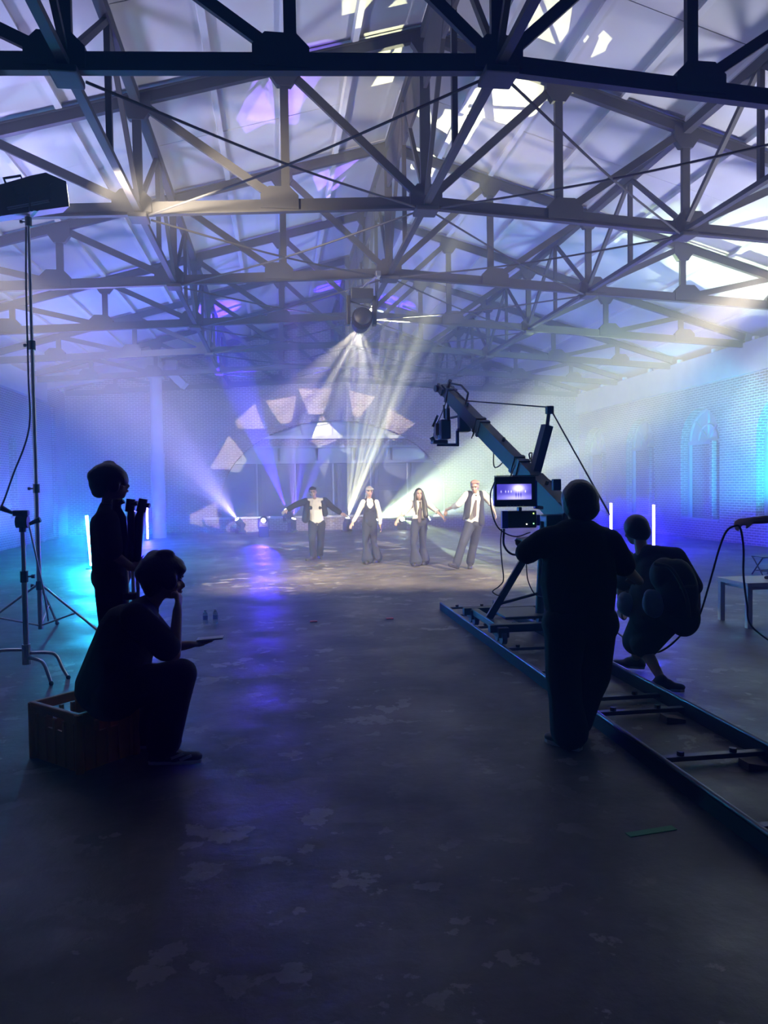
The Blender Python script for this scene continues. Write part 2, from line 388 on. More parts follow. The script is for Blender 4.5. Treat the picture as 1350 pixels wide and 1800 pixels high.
# right wall, one arched window to each truss bay
WIN = [20.83 + 3.71 * k for k in (-3, -2, -1, 0, 1, 2)]; HW, SILL, SPR, RISE = 1.03, .55, 2.85, 1.0
polys = [[(YF - .4, 0), (WIN[0] - 1.855, 0), (WIN[0] - 1.855, WT), (YF - .4, WT)], [(WIN[-1] + 1.855, 0), (YB, 0), (YB, WT), (WIN[-1] + 1.855, WT)]] if WIN[-1] + 1.855 < YB else [[(YF - .4, 0), (WIN[0] - 1.855, 0), (WIN[0] - 1.855, WT), (YF - .4, WT)]]
for c in WIN:
    a, b = c - 1.855, min(c + 1.855, YB)
    polys += [[(a, 0), (c - HW, 0), (c - HW, SPR), (a, SPR)], [(c + HW, 0), (b, 0), (b, SPR), (c + HW, SPR)], [(c - HW, 0), (c + HW, 0), (c + HW, SILL), (c - HW, SILL)]]
    ar = arch_pts(c, HW, SPR, RISE)
    polys += [[(a, SPR), (a, WT), (c, WT)] + ar[7:], [(c, WT), (b, WT), (b, SPR)] + ar[:8]]
wall_openings(polys, 'wall_right', (XR, 0, 0), (0, 1, 0), (0, 0, 1), (1, 0, 0), .45, M_BRICK, 'brick wall with arched windows on the right')
for n, c in enumerate(WIN):
    w = tag(MB().prism([(-HW - .1, SILL - .05), (HW + .1, SILL - .05), (HW + .1, SPR)] + arch_pts(0, HW + .1, SPR, RISE + .1)[1:-1] + [(-HW - .1, SPR)], (XR + .36, c, 0), (0, 1, 0), (0, 0, 1), (1, 0, 0), .12).build('window_%d' % (n + 1), M_BRICK), 'arched window opening bricked up below a fanlight', None, None, 'structure')
    X = XR + .28
    fm = MB()
    for s in (-1, 1): fm.box((X, c + s * (HW - .05), (SILL + SPR) / 2), (.1, .09, SPR - SILL))
    fm.build('frame_post', M_WFRAME, w)
    fm = MB().tube([(X, y, z) for y, z in arch_pts(c, HW - .05, SPR, RISE - .05, 20)], .05, 6); fm.build('frame_arch', M_WFRAME, w)
    MB().box((X, c, SPR), (.12, 2 * HW - .02, .11)).build('transom', M_WFRAME, w)
    MB().box((X, c, SPR + RISE / 2), (.07, .07, RISE - .1)).build('mullion', M_WFRAME, w)
    for s in (-1, 1):
        MB().bar((X, c, SPR + .08), (X, c + s * .72, SPR + .70), .06, .06).build('glazing_bar', M_WFRAME, w)
    MB().tube([(X, y, z) for y, z in arch_pts(c, .5, SPR + .02, .5, 14)], .032, 6).build('inner_arch', M_WFRAME, w)
    MB().prism([(-HW + .05, SPR + .05)] + [(HW - .05, SPR + .05)] + arch_pts(0, HW - .06, SPR, RISE - .06)[1:-1], (X + .03, c, 0), (0, 1, 0), (0, 0, 1), (1, 0, 0), .012).build('pane', M_GLASS, w)
    MB().box((XR + .19, c - HW + .48, (SILL + SPR) / 2), (.3, .12, SPR - SILL)).build('light_catch_nib', M_BRICK, w)  # added nib, shaped to catch the cyan light as a bright strip
    MB().box((XR + .2, c, SILL + .02), (.44, 2 * HW - .02, .06)).build('sill', M_CONC, w)
tag(MB().box((XR + .15, (YB + YF) / 2, 4.9), (.56, YB - YF, .8)).build('trim_1', M_CONC), 'pale concrete band along the top of the right wall', None, None, 'structure')
# left wall with pilasters and a narrow niche
NI = 24.0; nw = .33
polys = [[(YF - .4, 0), (NI - nw, 0), (NI - nw, WT), (YF - .4, WT)], [(NI + nw, 0), (YB, 0), (YB, WT), (NI + nw, WT)], [(NI - nw, 0), (NI + nw, 0), (NI + nw, .9), (NI - nw, .9)],
         [(NI - nw, 3.05), (NI - nw, WT), (NI, WT)] + arch_pts(NI, nw, 3.05, .35)[7:], [(NI, WT), (NI + nw, WT), (NI + nw, 3.05)] + arch_pts(NI, nw, 3.05, .35)[:8]]
wall_openings(polys, 'wall_left', (XL, 0, 0), (0, 1, 0), (0, 0, 1), (-1, 0, 0), .4, M_BRICK, 'brick wall with pilasters on the left')
tag(MB().box((XL - .33, NI, 2.1), (.1, 1.0, 3.2)).build('wall_left_niche', M_BRICK), 'narrow arched niche in the left brick wall', None, None, 'structure')
for k, (y, w) in enumerate(((26.1, .62), (18.6, .62), (28.2, .5))):
    tag(MB().box((XL + .07, y, 2.3), (.18, w, 4.6)).build('trim_%d' % (k + 2), M_BRICK), 'brick pilaster on the left wall', None, None, 'structure')
tag(MB().box((XL - .12, (YF + 27.0) / 2, 5.02), (.60, 27.0 - YF, .70)).build('trim_5', M_CONC), 'pale concrete band along the top of the left wall', None, None, 'structure')
# end wall: gable with a wide flat arch
AC, AHW, AZ, ARI = 2.3, 4.45, .56, 3.72
gz = lambda x: 8.35 - .285 * abs(x - XC)
ar = arch_pts(AC, AHW, 1.15, 3.13, 32)
polys = [[(XL - .4, 0), (AC - AHW, 0), (AC - AHW, 1.15), (AC - AHW, gz(AC - AHW)), (XL - .4, gz(XL - .4))],
         [(AC + AHW, 0), (XR + .45, 0), (XR + .45, gz(XR + .45)), (AC + AHW, gz(AC + AHW)), (AC + AHW, 1.15)],
         [(AC - AHW, gz(AC - AHW)), (XC, gz(XC)), (AC, gz(AC))] + ar[16:], [(AC, gz(AC)), (AC + AHW, gz(AC + AHW))] + ar[:17]]
wall_openings(polys, 'wall_back', (0, YB, 0), (1, 0, 0), (0, 0, 1), (0, 1, 0), .5, M_BRICK, 'brick gable end wall with a wide arch')
tag(MB().box((XC, YF - .2, 3.5), (XR - XL + .8, .4, 9)).build('wall_front', M_BRICK), 'brick wall behind the viewpoint', None, None, 'structure')
# arch ring of stretchers on edge
am = MB()
for i in range(78):
    t = R(180 * (i + .5) / 78); c, s = math.cos(t), math.sin(t)
    p = Vector((AC + (AHW + .13) * c, YB - .012, 1.15 + (3.13 + .13) * s)); nrm = Vector((c / AHW, 0, s / 3.13)).normalized()
    q = Matrix((Vector((nrm.z, 0, -nrm.x)), Vector((0, 1, 0)), nrm)).transposed()
    am.box(p, (.105 if i % 2 else .12, .09, .25), q)
tag(am.build('trim_6', M_BRICK), 'ring of upright bricks around the wide arch', None, None, 'structure')
tag(MB().box((AC, YB - .16, .25), (2 * AHW + 1.2, .36, .50)).build('trim_7', M_BRICK), 'low brick plinth under the arch', None, None, 'structure')
tag(MB().box((AC, YB - .17, .53), (2 * AHW + 1.3, .44, .07)).build('trim_8', M_TRIM), 'pale concrete cap on the plinth', None, None, 'structure')
YI = YB + .34
d = tag(MB().box((AC, YI + .09, 2.4), (2 * AHW, .1, 3.9)).build('wall_back_infill', M_DOOR), 'dark boarded infill inside the wide arch', None, None, 'structure')
for i in range(6):
    x = AC - AHW + .62 + i * 1.49
    dd = tag(MB().cbox((x + .12, YI, 1.59), (1.38, .07, 2.02), .012).build('door_%d' % (i + 1), M_DOOR), 'grey sheeted door leaf in the wide arch', None, None, 'structure')
    for z in (1.1, 2.1): MB().cbox((x + .12, YI - .045, z), (1.1, .03, .8), .01).build('door_panel', M_DOOR, dd)
    MB().box((x + .75, YI - .05, 1.59), (.05, .06, 2.02)).build('cover_strip', M_TRIM, dd)
for i in range(5):
    x = AC - 2.95 + i * 1.48
    ww = tag(MB().box((x, YI - .03, 2.95), (1.3, .04, .42)).build('window_%d' % (7 + i), M_GLASS), 'low transom window in the wide arch', None, None, 'structure')
    fm = MB()
    for s in (-1, 1): fm.box((x + s * .66, YI - .05, 2.95), (.06, .08, .5))
    for s in (-1, 1): fm.box((x, YI - .05, 2.95 + s * .23), (1.36, .08, .06))
    fm.build('frame', M_WFRAME, ww)
tag(MB().box((AC, YI - .06, 2.66), (2 * AHW - .5, .14, .10)).build('trim_9', M_WFRAME), 'door head beam in the wide arch', None, None, 'structure')
tag(MB().box((AC, YI - .10, 3.26), (2 * AHW - 1.2, .2, .09)).build('trim_10', M_WFRAME), 'rail above the transom windows', None, None, 'structure')
tag(MB().box((AC, YI - .14, 3.63), (2 * AHW - 2.2, .3, .13)).build('trim_11', M_TRIM), 'pale ledge below the fan window', None, None, 'structure')
tag(MB().box((AC, YI - .02, 3.44), (2 * AHW - 1.6, .1, .26)).build('trim_12', M_BRICK), 'brick course below the pale ledge', None, None, 'structure')
fw_ = tag(MB().prism([(-2.5, 3.70), (2.5, 3.70)] + [(x, z - .06) for x, z in arch_pts(0, AHW, 1.15, 3.13, 40) if abs(x) < 2.45 and z > 3.76], (AC, YI - .03, 0), (1, 0, 0), (0, 0, 1), (0, 1, 0), .03).build('window_12', M_GLASS), 'flat fan window under the crown of the arch', None, None, 'structure')
for x in (-1.3, -.1, .55, 1.3): MB().box((AC + x, YI - .06, 3.94), (.055, .07, .5)).build('glazing_bar', M_WFRAME, fw_)
for s in (-1, 1): MB().bar((AC + s * 2.4, YI - .06, 3.74), (AC + s * .2, YI - .06, 4.18), .05, .05).build('glazing_bar', M_WFRAME, fw_)
# sloping concrete beam, column and bracket at the left end of the end wall
pc = (-4.05, 26.9)
tag(MB().tube([(pc[0], pc[1], 0), (pc[0], pc[1], 2.85)], .235, 20).tube([(pc[0], pc[1], 2.80), (pc[0], pc[1], 2.9)], .255, 20).tube([(pc[0], pc[1], 2.85), (pc[0], pc[1], 5.5)], .205, 20).build('trim_13', M_CONC, None, None, True), 'round concrete column with a thicker foot', None, None, 'structure')
tag(MB().bar((-7.85, 27.25, 5.33), (-3.85, 26.8, 5.96), .36, .46).box((pc[0], 26.85, 5.72), (.56, .5, .5)).build('trim_14', M_CONC), 'sloping concrete beam from wall to column', None, None, 'structure')
tag(MB().bar((-3.72, 26.85, 5.86), (-3.05, 26.7, 5.18), .34, .26).box((-3.50, 26.85, 5.78), (.36, .4, .55)).build('trim_15', M_CONC), 'concrete bracket beside the column head', None, None, 'structure')
# small pale brackets along the wall tops
ORD2 = ['first', 'second', 'third', 'fourth', 'fifth', 'sixth', 'seventh', 'eighth', 'ninth', 'tenth', 'eleventh', 'twelfth']
for k in range(12):
    y = 29.2 - 1.855 * k
    for x, s in ((XR, -1), (XL, 1)):
        if y > 12: tag(MB().cbox((x + s * .075, y, 5.35), (.15, .11, .10), .02).build('rafter_bracket', M_PURLIN), ORD2[k] + ' small pale bracket from the far end on the %s wall band' % ('right' if s < 0 else 'left'), 'bracket', 'rafter brackets on the side walls')
# roof: panels between purlins and trusses
P, TY = 2.05, [7.44 + 3.71 * k for k in range(7)]
zt = lambda x: 8.29 - .285 * abs(x - XC)
zb = lambda x: 5.87 - .0586 * abs(x - XC)
roof = tag(MB().box((XC, (YB + YF) / 2, 8.62), (.5, YB - YF, .06)).build('ceiling', M_PANEL), 'sloping white panelled roof underside', None, None, 'structure')
ys = [YF, .02, 3.73, 5.585] + [y for t in TY[:6] for y in ((t, t + 1.855) if t < 14 else (t,))] + [YB]
ys = sorted(set(ys))
for s in (-1, 1):
    sl = Vector((s, 0, -.285)).normalized(); nr = Vector((s * .285, 0, 1)).normalized()
    for i in range(10):
        xa, xb = XC + s * P * i / 2, XC + s * min(P * (i + 1) / 2, 10.35 if True else 0)
        for j in range(len(ys) - 1):
            ya, yb = ys[j] + .006, ys[j + 1] - .006
            pa = Vector((xa, 0, zt(xa) + .17)); pb = Vector((xb, 0, zt(xb) + .17)); g = (pb - pa).normalized() * .006
            sag = rnd.uniform(-.012, .012)
            vs = []
            for y in (ya, yb):
                for q in (pa + g, pb - g):
                    b0 = Vector((q.x, y, q.z + sag)); vs += [b0, b0 + nr * .03]
            MB().add(vs, [(0, 2, 6, 4), (1, 5, 7, 3), (0, 1, 3, 2), (4, 6, 7, 5), (0, 4, 5, 1), (2, 3, 7, 6)]).build('roof_panel', M_PANEL, roof)
        xq = xa
        if i: MB().bar((xq, YF, zt(xq) + .13), (xq, YB, zt(xq) + .13), .09, .09, nr).build('purlin', M_PURLIN, roof)
# back-up sheet above the panels keeps the roof closed
for s in (-1, 1):
    MB().bar((XC + s * 5.3, YF - .4, zt(XC + s * 5.3) + .27), (XC + s * 5.3, YB + .5, zt(XC + s * 5.3) + .27), 11.1, .06, (s * .285, 0, 1)).build('roof_sheet', M_PANEL, roof)

# ------------------------------------------------------------------ trusses
ORD = ['nearest', 'second', 'third', 'fourth', 'fifth', 'sixth', 'last']
def node(k, top, y): x = XC + P * k if abs(k) < 5 else XC + math.copysign(9.98, k); return Vector((x, y, zt(x) if top else zb(x)))
for ti, y in enumerate(TY):
    if ti == 6: y = YB - .14
    t = thing('roof_truss', '%s dark steel roof truss from the camera, spanning wall to wall' % ORD[ti], 'roof truss', (XC, y, 5.8), 'steel roof trusses')
    for s in (-1, 1):
        a, b = node(0, 0, y), node(5 * s, 0, y)
        mb = MB().bar(a, b, .07, .16); mb.bar(a - Vector((0, 0, .088)), b - Vector((0, 0, .088)), .10, .022); mb.build('bottom_chord', M_STEEL, t)
        a, b = node(0, 1, y), node(5 * s, 1, y)
        mb = MB().bar(a, b, .09, .15); mb.bar(a + Vector((0, 0, .08)), b + Vector((0, 0, .08)), .15, .02); mb.build('top_chord', M_STEEL, t)
        for k in range(1, 5):
            MB().bar(node(k * s, 1, y), node((k - 1) * s, 0, y), .06, .115, (0, 1, 0)).build('diagonal', M_STEEL, t) if False else MB().bar(node(k * s, 1, y), node((k - 1) * s, 0, y), .115, .06, (0, 1, 0)).build('diagonal', M_STEEL, t)
    for k in range(-4, 5):
        MB().bar(node(k, 0, y), node(k, 1, y), .12 if k else .15, .07, (0, 1, 0)).build('post', M_STEEL, t)
        s = 1 if k > 0 else -1
        w = .27 if k else .24
        b = node(k, 0, y); q = node(k, 1, y)
        cx = s * .09 if k else 0
        MB().prism([(-w + cx, -.06), (w + cx, -.06), (w + cx, .13), (w * .55 + cx, .25), (-w * .55 + cx, .25), (-w + cx, .13)], b + Vector((0, -.055, 0)), (1, 0, 0), (0, 0, 1), (0, 1, 0), .11).build('gusset_plate', M_STEEL, t)
        if abs(k) < 4: MB().prism([(-.2, .05), (.2, .05), (.2, -.14), (.1, -.28), (-.1, -.28), (-.2, -.14)], q + Vector((0, -.055, 0)), (1, 0, 0), (0, 0, 1), (0, 1, 0), .11).build('gusset_plate', M_STEEL, t)
    if ti < 6:
        y2 = y + 3.71 if ti < 5 else YB - .14
        for k0, k1 in ((-2, 0), (0, -2), (0, 2), (2, 0)):
            a, b = node(k0, 0, y) - Vector((0, -.1, .12)), node(k1, 0, y2) - Vector((0, .1, .12))
            if k0: a.x -= math.copysign(.15, k0)
            else: a.x += math.copysign(.15, k1)
            if k1: b.x -= math.copysign(.15, k1)
            else: b.x += math.copysign(.15, k0)
            m_ = (a + b) / 2 - Vector((0, 0, .07))
            MB().tube(curve([a, m_, b], 6), .016, 6).build('tie_rod', M_STEEL, t)
    for k in (-2, 0, 2):
        MB().cbox(node(k, 0, y) - Vector((0, 0, .13)), (.34 if k == 0 else .26, .34, .07), .02).build('rod_plate', M_STEEL, t)
for k, nm in ((-2, 'left of'), (0, 'under'), (2, 'right of')):
    t = thing('bracing_truss', 'lengthwise steel bracing truss running %s the roof ridge' % nm, 'bracing truss', (XC + P * k, TY[0], 5.8), 'lengthwise bracing trusses')
    for i in range(-1, 6):
        y0 = TY[i] if i >= 0 else TY[0] - 3.71
        y1 = TY[i + 1] if i < 5 else YB - .14
        b0, b1, t0, t1 = node(k, 0, y0 + .06), node(k, 0, y1 - .06), node(k, 1, y0), node(k, 1, y1)
        lo = Vector((0, 0, .04)); tm, bm_ = (t0 + t1) / 2, (b0 + b1) / 2 - lo
        MB().bar(b0 - lo, b1 - lo, .09, .07).build('bottom_strut', M_STEEL, t)
        MB().bar(t0, t1, .12, .14).build('top_strut', M_STEEL, t)
        MB().bar(tm, bm_, .07, .07).build('post', M_STEEL, t)
        for e in (b0, b1): MB().bar(tm, e + Vector((0, 0, .1)), .06, .07).build('diagonal', M_STEEL, t)
        if k == 0:
            MB().box((XC, (y0 + y1) / 2, 7.82), (.05, y1 - y0 - .1, .64)).build('ridge_board', M_RIDGE, t)

# ------------------------------------------------------------------ moving heads, light tubes
def lens_mat(name, c, s): return mat(name, (0, 0, 0), .3, emit=c, estr=s)
def moving_head(lens, target, label, c, s, hang=False):
    K = 1.45 if hang else 1.0
    L = Vector(lens); d = (Vector(target) - L).normalized()
    z0 = 0.0
    t = thing('moving_head', label, 'stage light', (L.x, L.y, 0 if not hang else L.z), 'moving head lights')
    ctr = L - d * .2 * K                                  # tilt axis
    side = d.cross(Vector((0, 0, 1))); side = side.normalized() if side.length > .05 else Vector((1, 0, 0))
    f = Vector((side.y, -side.x, 0)); q = Matrix((side, f, Vector((0, 0, 1)))).transposed()
    base_top = ctr.z - .24 if not hang else ctr.z + .26 * K
    if not hang:
        zb_ = .565 if L.y > 29 else 0.0
        bh = max(base_top - zb_, .06)
        MB().cbox((ctr.x, ctr.y, zb_ + bh / 2), (.34, .30, bh), .02, q).build('base', M_BLACK, t)
    else:
        MB().cbox((ctr.x, ctr.y, base_top + .07 * K), (.30 * K, .28 * K, .14 * K), .02, q).build('base', M_BLACK, t)
    for s_ in (-1, 1):
        p = ctr + side * s_ * .175 * K
        MB().cbox((p.x, p.y, (p.z + base_top) / 2), (.05 * K, .13 * K, abs(p.z - base_top) + .12 * K), .012, q).build('yoke_arm', M_BLACK, t)
    D = d * K
    h = MB().tube([ctr - D * .2, ctr - D * .17, ctr - D * .02, ctr + D * .12, ctr + D * .2], [x * K for x in (.07, .115, .13, .12, .1)], 16)
    for k in range(4): h.tube([ctr - D * (.14 - .03 * k), ctr - D * (.13 - .03 * k)], .137 * K, 16)
    h = h.build('head', M_BLACKPL, t, None, True)
    MB().tube([ctr + D * .2, ctr + D * .212], .075 * K, 16).build('lens', lens_mat('lens_' + str(c), c, s), h)
    if hang:
        tz = base_top + .14 * K
        MB().tube([Vector((ctr.x, ctr.y, tz)), Vector((ctr.x + .1, ctr.y - .03, tz + .12)), Vector((ctr.x + .32, ctr.y - .04, 5.72))], .022, 8).build('hanging_pole', M_CHROME, t)
        MB().cbox((ctr.x + .32, ctr.y - .04, 5.74), (.1, .26, .1), .015).build('clamp', M_CHROME, t)
        MB().tube(curve([(ctr.x - .05, ctr.y, base_top + .12), (ctr.x - .25, ctr.y, base_top + .02), (ctr.x + .28, ctr.y, base_top - .12), (ctr.x + .3, ctr.y, base_top + .2)]), .009, 6).build('power_cable', M_RUB, t)
    return t
WG = (.85, 1.0, .75)
moving_head(F1, (-5.513, 26.500, 6.067), 'moving head at the far left throwing a violet beam up over the column', (.7, .6, 1), 60)
moving_head(F2, (-0.912, 14.581, 0.000), 'moving head throwing a deep blue beam down onto the floor', (.5, .45, 1), 50)
moving_head(F3, (1.829, 27.500, 4.260), 'moving head behind the jacket dancer throwing a blue V of light', (.6, .55, 1), 60)
moving_head(F3B, (-1.374, 27.500, 5.671), 'moving head on the plinth at the jacket dancer\'s outstretched hand', (.7, .68, 1), 50)
moving_head(F4, (3.433, 27.800, 5.328), 'moving head with four thin pale rays, between the first two dancers', WG, 60)
moving_head(F5, (11.433, 25.500, 7.446), 'brightest moving head, behind the elbow of the grey-haired dancer', WG, 90)
moving_head(F6, (5.122, 16.213, 0.000), 'moving head behind the long-haired dancer, pointing down to the floor', WG, 60)
moving_head(F7, (12.507, 26.000, 3.802), 'moving head by the joined hands of the two right dancers', WG, 60)
moving_head(HEAD, (1.610, 29.800, 2.255), 'moving head hanging on a pole under the third roof truss', WG, 25, True)

def light_tube(x, y, z0, c, s, label, lean=0.0, g='upright light tubes'):
    t = thing('light_tube', label, 'light tube', (x, y, 0), g)
    mt = lens_mat('tube_' + str(c), c, s)
    a, b = Vector((x, y, z0 + .05)), Vector((x + lean, y, z0 + 1.12))
    MB().tube([a, b], .028, 12).build('tube', mt, t, None, True)
    MB().tube([a - Vector((0, 0, .05)), a], .032, 12).build('end_cap', M_BLACKPL, t)
    MB().tube([b, b + (b - a).normalized() * .03], .032, 12).build('end_cap', M_BLACKPL, t)
    MB().cbox((x, y, .012 + max(z0 - .02, 0)), (.2, .2, .024), .008).build('foot', M_BLACK, t)
TCY, TBL = (.3, 8.5, 15.0), (.5, .3, 16.0)
light_tube(-3.98, 16.94, .02, TCY, 85.0, 'upright cyan light tube behind the standing crew man', -.07)
light_tube(-4.15, 22.89, .0, TBL, 75.0, 'upright blue light tube seen beside the carried stands')
light_tube(-4.23, 25.6, .02, TBL, 75.0, 'upright blue light tube in front of the concrete column')
light_tube(8.98, 17.2, .02, TBL, 75.0, 'upright blue light tube above the shoulder of the man with the bag')
light_tube(8.81, 19.2, .02, TBL, 75.0, 'upright blue light tube just right of the crane operator')

# ------------------------------------------------------------------ stands
def knob(p, d, r=.018, l=.06):
    return MB().tube([Vector(p), Vector(p) + Vector(d) * l * .6], r * .45, 8).tube([Vector(p) + Vector(d) * l * .55, Vector(p) + Vector(d) * l], r, 8)
st = thing('light_stand', 'tall steel light stand at the left edge carrying the big lamp', 'light stand', (-2.82, 9.12, 0))
sx, sy = -2.70, 9.05
MB().tube([(sx, sy, .12), (sx, sy, 1.75)], .026, 12).build('lower_pole', M_CHROME, st, None, True)
MB().tube([(sx, sy, 1.7), (sx, sy, 3.35)], .021, 12).build('middle_pole', M_CHROME, st, None, True)
MB().tube([(sx, sy, 3.3), (sx, sy, 4.72)], .017, 12).build('upper_pole', M_CHROME, st, None, True)
for z in (.62, 1.72, 3.33, 4.70):
    c_ = MB().tube([(sx, sy, z - .05), (sx, sy, z + .05)], .036, 12).build('collar', M_BLACK, st)
    knob((sx - .03, sy, z), (-1, 0, 0)).build('knob', M_BLACK, c_)
for a in (-25, 95, 215):
    fx, fy = sx + .95 * math.cos(R(a)), sy + .95 * math.sin(R(a))
    lg = MB().tube([(sx + .04 * math.cos(R(a)), sy + .04 * math.sin(R(a)), .62), (fx, fy, .02)], .014, 8).build('leg', M_CHROME, st)
    MB().ell((fx, fy, .025), .025).build('rubber_foot', M_RUB, lg)
    MB().tube([(sx, sy, .16), ((sx + fx) / 2, (sy + fy) / 2, .32)], .010, 8).build('brace', M_CHROME, st)
lp = thing('stage_lamp', 'big black box lamp on top of the tall stand', 'lamp', (sx, sy, 4.75))
ld = Vector((.80, .48, .38)).normalized(); lsd = ld.cross(Vector((0, 0, 1))).normalized(); lup = lsd.cross(ld)
lq = Matrix((ld, -lsd, lup)).transposed(); lo_ = Vector((sx - .02, sy, 4.955))
LP = lambda a, b, c: lo_ + (ld * a + lsd * b + lup * c) * .78
hs = MB().prism([(-.50, -.20), (.30, -.23), (.50, -.24), (.60, .10), (.36, .26), (.14, .25), (-.50, .18), (-.54, .02)], LP(0, -.16, 0), ld * .78, lup * .78, lsd * .78, .32).build('housing', M_BLACK, lp)
MB().cbox(LP(.2, 0, .24), (.22, .06, .03), .01, lq).build('top_rib', M_BLACK, hs)
hm = MB().tube([LP(-.18, 0, .16), LP(-.18, 0, .31), LP(.06, 0, .31), LP(.06, 0, .2)], .016, 8).build('handle', M_BLACKPL, lp)
for z in (-.11, -.135): MB().bar(LP(-.36, .165, z), LP(.24, .165, z), .012, .012).build('trim_strip', M_CHROME, lp)
MB().cbox(LP(-.1, .17, .09), (.1, .03, .1), .01, lq).build('switch_box', M_BLACKPL, lp)
MB().tube(curve([LP(.26, .17, -.12), LP(.31, .18, -.02), LP(.33, .18, .06), LP(.38, .17, .1)]), .007, 6).build('lead', M_RUB, lp)
yk = MB()
for s in (-1, 1): yk.bar(LP(0, s * .185, 0), (LP(0, s * .185, 0).x, LP(0, s * .185, 0).y, 4.77), .05, .014, ld)
yk.bar(LP(0, -.19, -.215), LP(0, .19, -.215), .05, .014).build('yoke', M_BLACK, lp)
knob(LP(0, .19, 0), lsd, .03, .06).build('tilt_knob', M_BLACKPL, lp)
MB().tube([(sx, sy, 4.71), (sx, sy, 4.78)], .024, 10).build('spigot', M_CHROME, lp)
MB().prism([(-.11, -.13), (.11, -.13), (.11, .11), (-.11, .11)], LP(.552, 0, -.07), lsd, (ld * .1 + lup * .34).normalized(), (ld * .34 - lup * .1).normalized(), .004).build('front_glass', mat('lamp_face', (0, 0, 0), .3, emit=(1, .86, .6), estr=25), lp)
MB().tube(curve([(sx - .05, sy + .1, 4.85), (sx - .045, sy, 4.0), (sx - .05, sy, 3.0), (sx - .06, sy, 2.4), (sx - .22, sy - .05, 1.9), (sx - .42, sy - .1, 1.4), (sx - .75, sy - .2, 1.15)]), .011, 6).build('power_cable', M_RUB, lp)
# c-stand with turtle base
cs = thing('grip_stand', 'short steel grip stand with turtle legs in front of the tall stand', 'grip stand', (-2.30, 7.25, 0))
cx_, cy_ = -2.26, 7.15
MB().tube([(cx_, cy_, .16), (cx_, cy_, .95)], .024, 12).build('lower_pole', M_CHROME, cs, None, True)
MB().tube([(cx_, cy_, .9), (cx_, cy_, 1.36)], .019, 12).build('upper_pole', M_CHROME, cs, None, True)
c_ = MB().tube([(cx_, cy_, .88), (cx_, cy_, .98)], .034, 12).build('collar', M_BLACK, cs); knob((cx_ + .03, cy_, .93), (1, 0, 0)).build('knob', M_BLACK, c_)
MB().tube([(cx_, cy_, .14), (cx_, cy_, .32)], .038, 12).build('base_socket', M_CHROME, cs)
for k, (a, z) in enumerate(((-42, .2), (-8, .24), (175, .27))):
    u = Vector((math.cos(R(a)), math.sin(R(a)), 0)); o = Vector((cx_, cy_, 0))
    lg = MB().tube(curve([o + u * .03 + Vector((0, 0, z)), o + u * .2 + Vector((0, 0, z)), o + u * .27 + Vector((0, 0, z - .03)), o + u * .32 + Vector((0, 0, .1)), o + u * .37 + Vector((0, 0, .012))]), .015, 8).build('leg', M_CHROME, cs, None, True)
    MB().ell(o + u * .37 + Vector((0, 0, .016)), .02).build('rubber_foot', M_RUB, lg)
hd = MB().tube([(cx_, cy_, 1.33), (cx_, cy_, 1.41)], .03, 10).tube([(cx_ - .05, cy_, 1.42), (cx_ + .05, cy_, 1.42)], .055, 14).cbox((cx_ - .01, cy_, 1.50), (.13, .07, .05), .012).build('grip_head', M_BLACK, cs)
for p, d in (((cx_ - .08, cy_, 1.50), (-1, 0, .5)), ((cx_ + .06, cy_, 1.40), (1, 0, .45))):
    MB().tube([Vector(p), Vector(p) + Vector(d).normalized() * .1], [.014, .026], 8).build('clamp_handle', M_BLACKPL, cs)
MB().tube([(cx_ + .04, cy_ + .03, 1.42), (cx_ + .14, cy_ + .1, .75), (cx_ + .16, cy_ + .12, .5)], .009, 8).build('grip_arm', M_CHROME, cs)

# ------------------------------------------------------------------ crate, bottles, marks, tables
M_CRATE = mat('orange_crate', (.62, .23, .05), .55, 0, .35, 9)
cr = thing('plastic_crate', 'orange brown plastic crate the seated man sits on', 'crate', (-1.25, 5.02, 0))
ca = R(-43); cq = Matrix.Rotation(ca, 3, 'Z'); cc = Vector((-1.25, 5.02, 0)); CW, CD, CH = .50, .40, .36
for (ax, w, o) in ((0, CW, CD / 2), (0, CW, -CD / 2), (1, CD, CW / 2), (1, CD, -CW / 2)):
    def PT(a, b, z): return cc + cq @ (Vector((a, b, z)) if ax == 0 else Vector((b, a, z)))
    qq = cq if ax == 0 else cq @ Matrix.Rotation(R(90), 3, 'Z')
    sg = math.copysign(1, o); wl = MB()
    wl.box(PT(0, o - sg * .01, .11), (w - .02, .014, .22), qq).box(PT(0, o - sg * .01, .325), (w - .02, .014, .05), qq)
    for s in (-1, 1): wl.box(PT(s * (w / 4 + .045), o - sg * .01, .26), (w / 2 - .1, .014, .08), qq)
    wl.build('side_wall', M_CRATE, cr)
    for i in range(5): MB().box(PT((i - 2) * w / 5, o, .15), (.022, .022, .28), qq).build('rib', M_CRATE, cr)
    MB().cbox(PT(0, o, .345), (w + .02, .034, .03), .008, qq).build('rim', M_CRATE, cr)
MB().box(cc + Vector((0, 0, .02)), (CW - .02, CD - .02, .02), cq).build('bottom', M_CRATE, cr)
for s in (-1, 1):
    for e in (-1, 1):
        p = cc + cq @ Vector((s * CW / 2, e * CD / 2, 0)); MB().tube([p + Vector((0, 0, .0)), p + Vector((0, 0, .355))], .026, 10).build('corner_post', M_CRATE, cr)

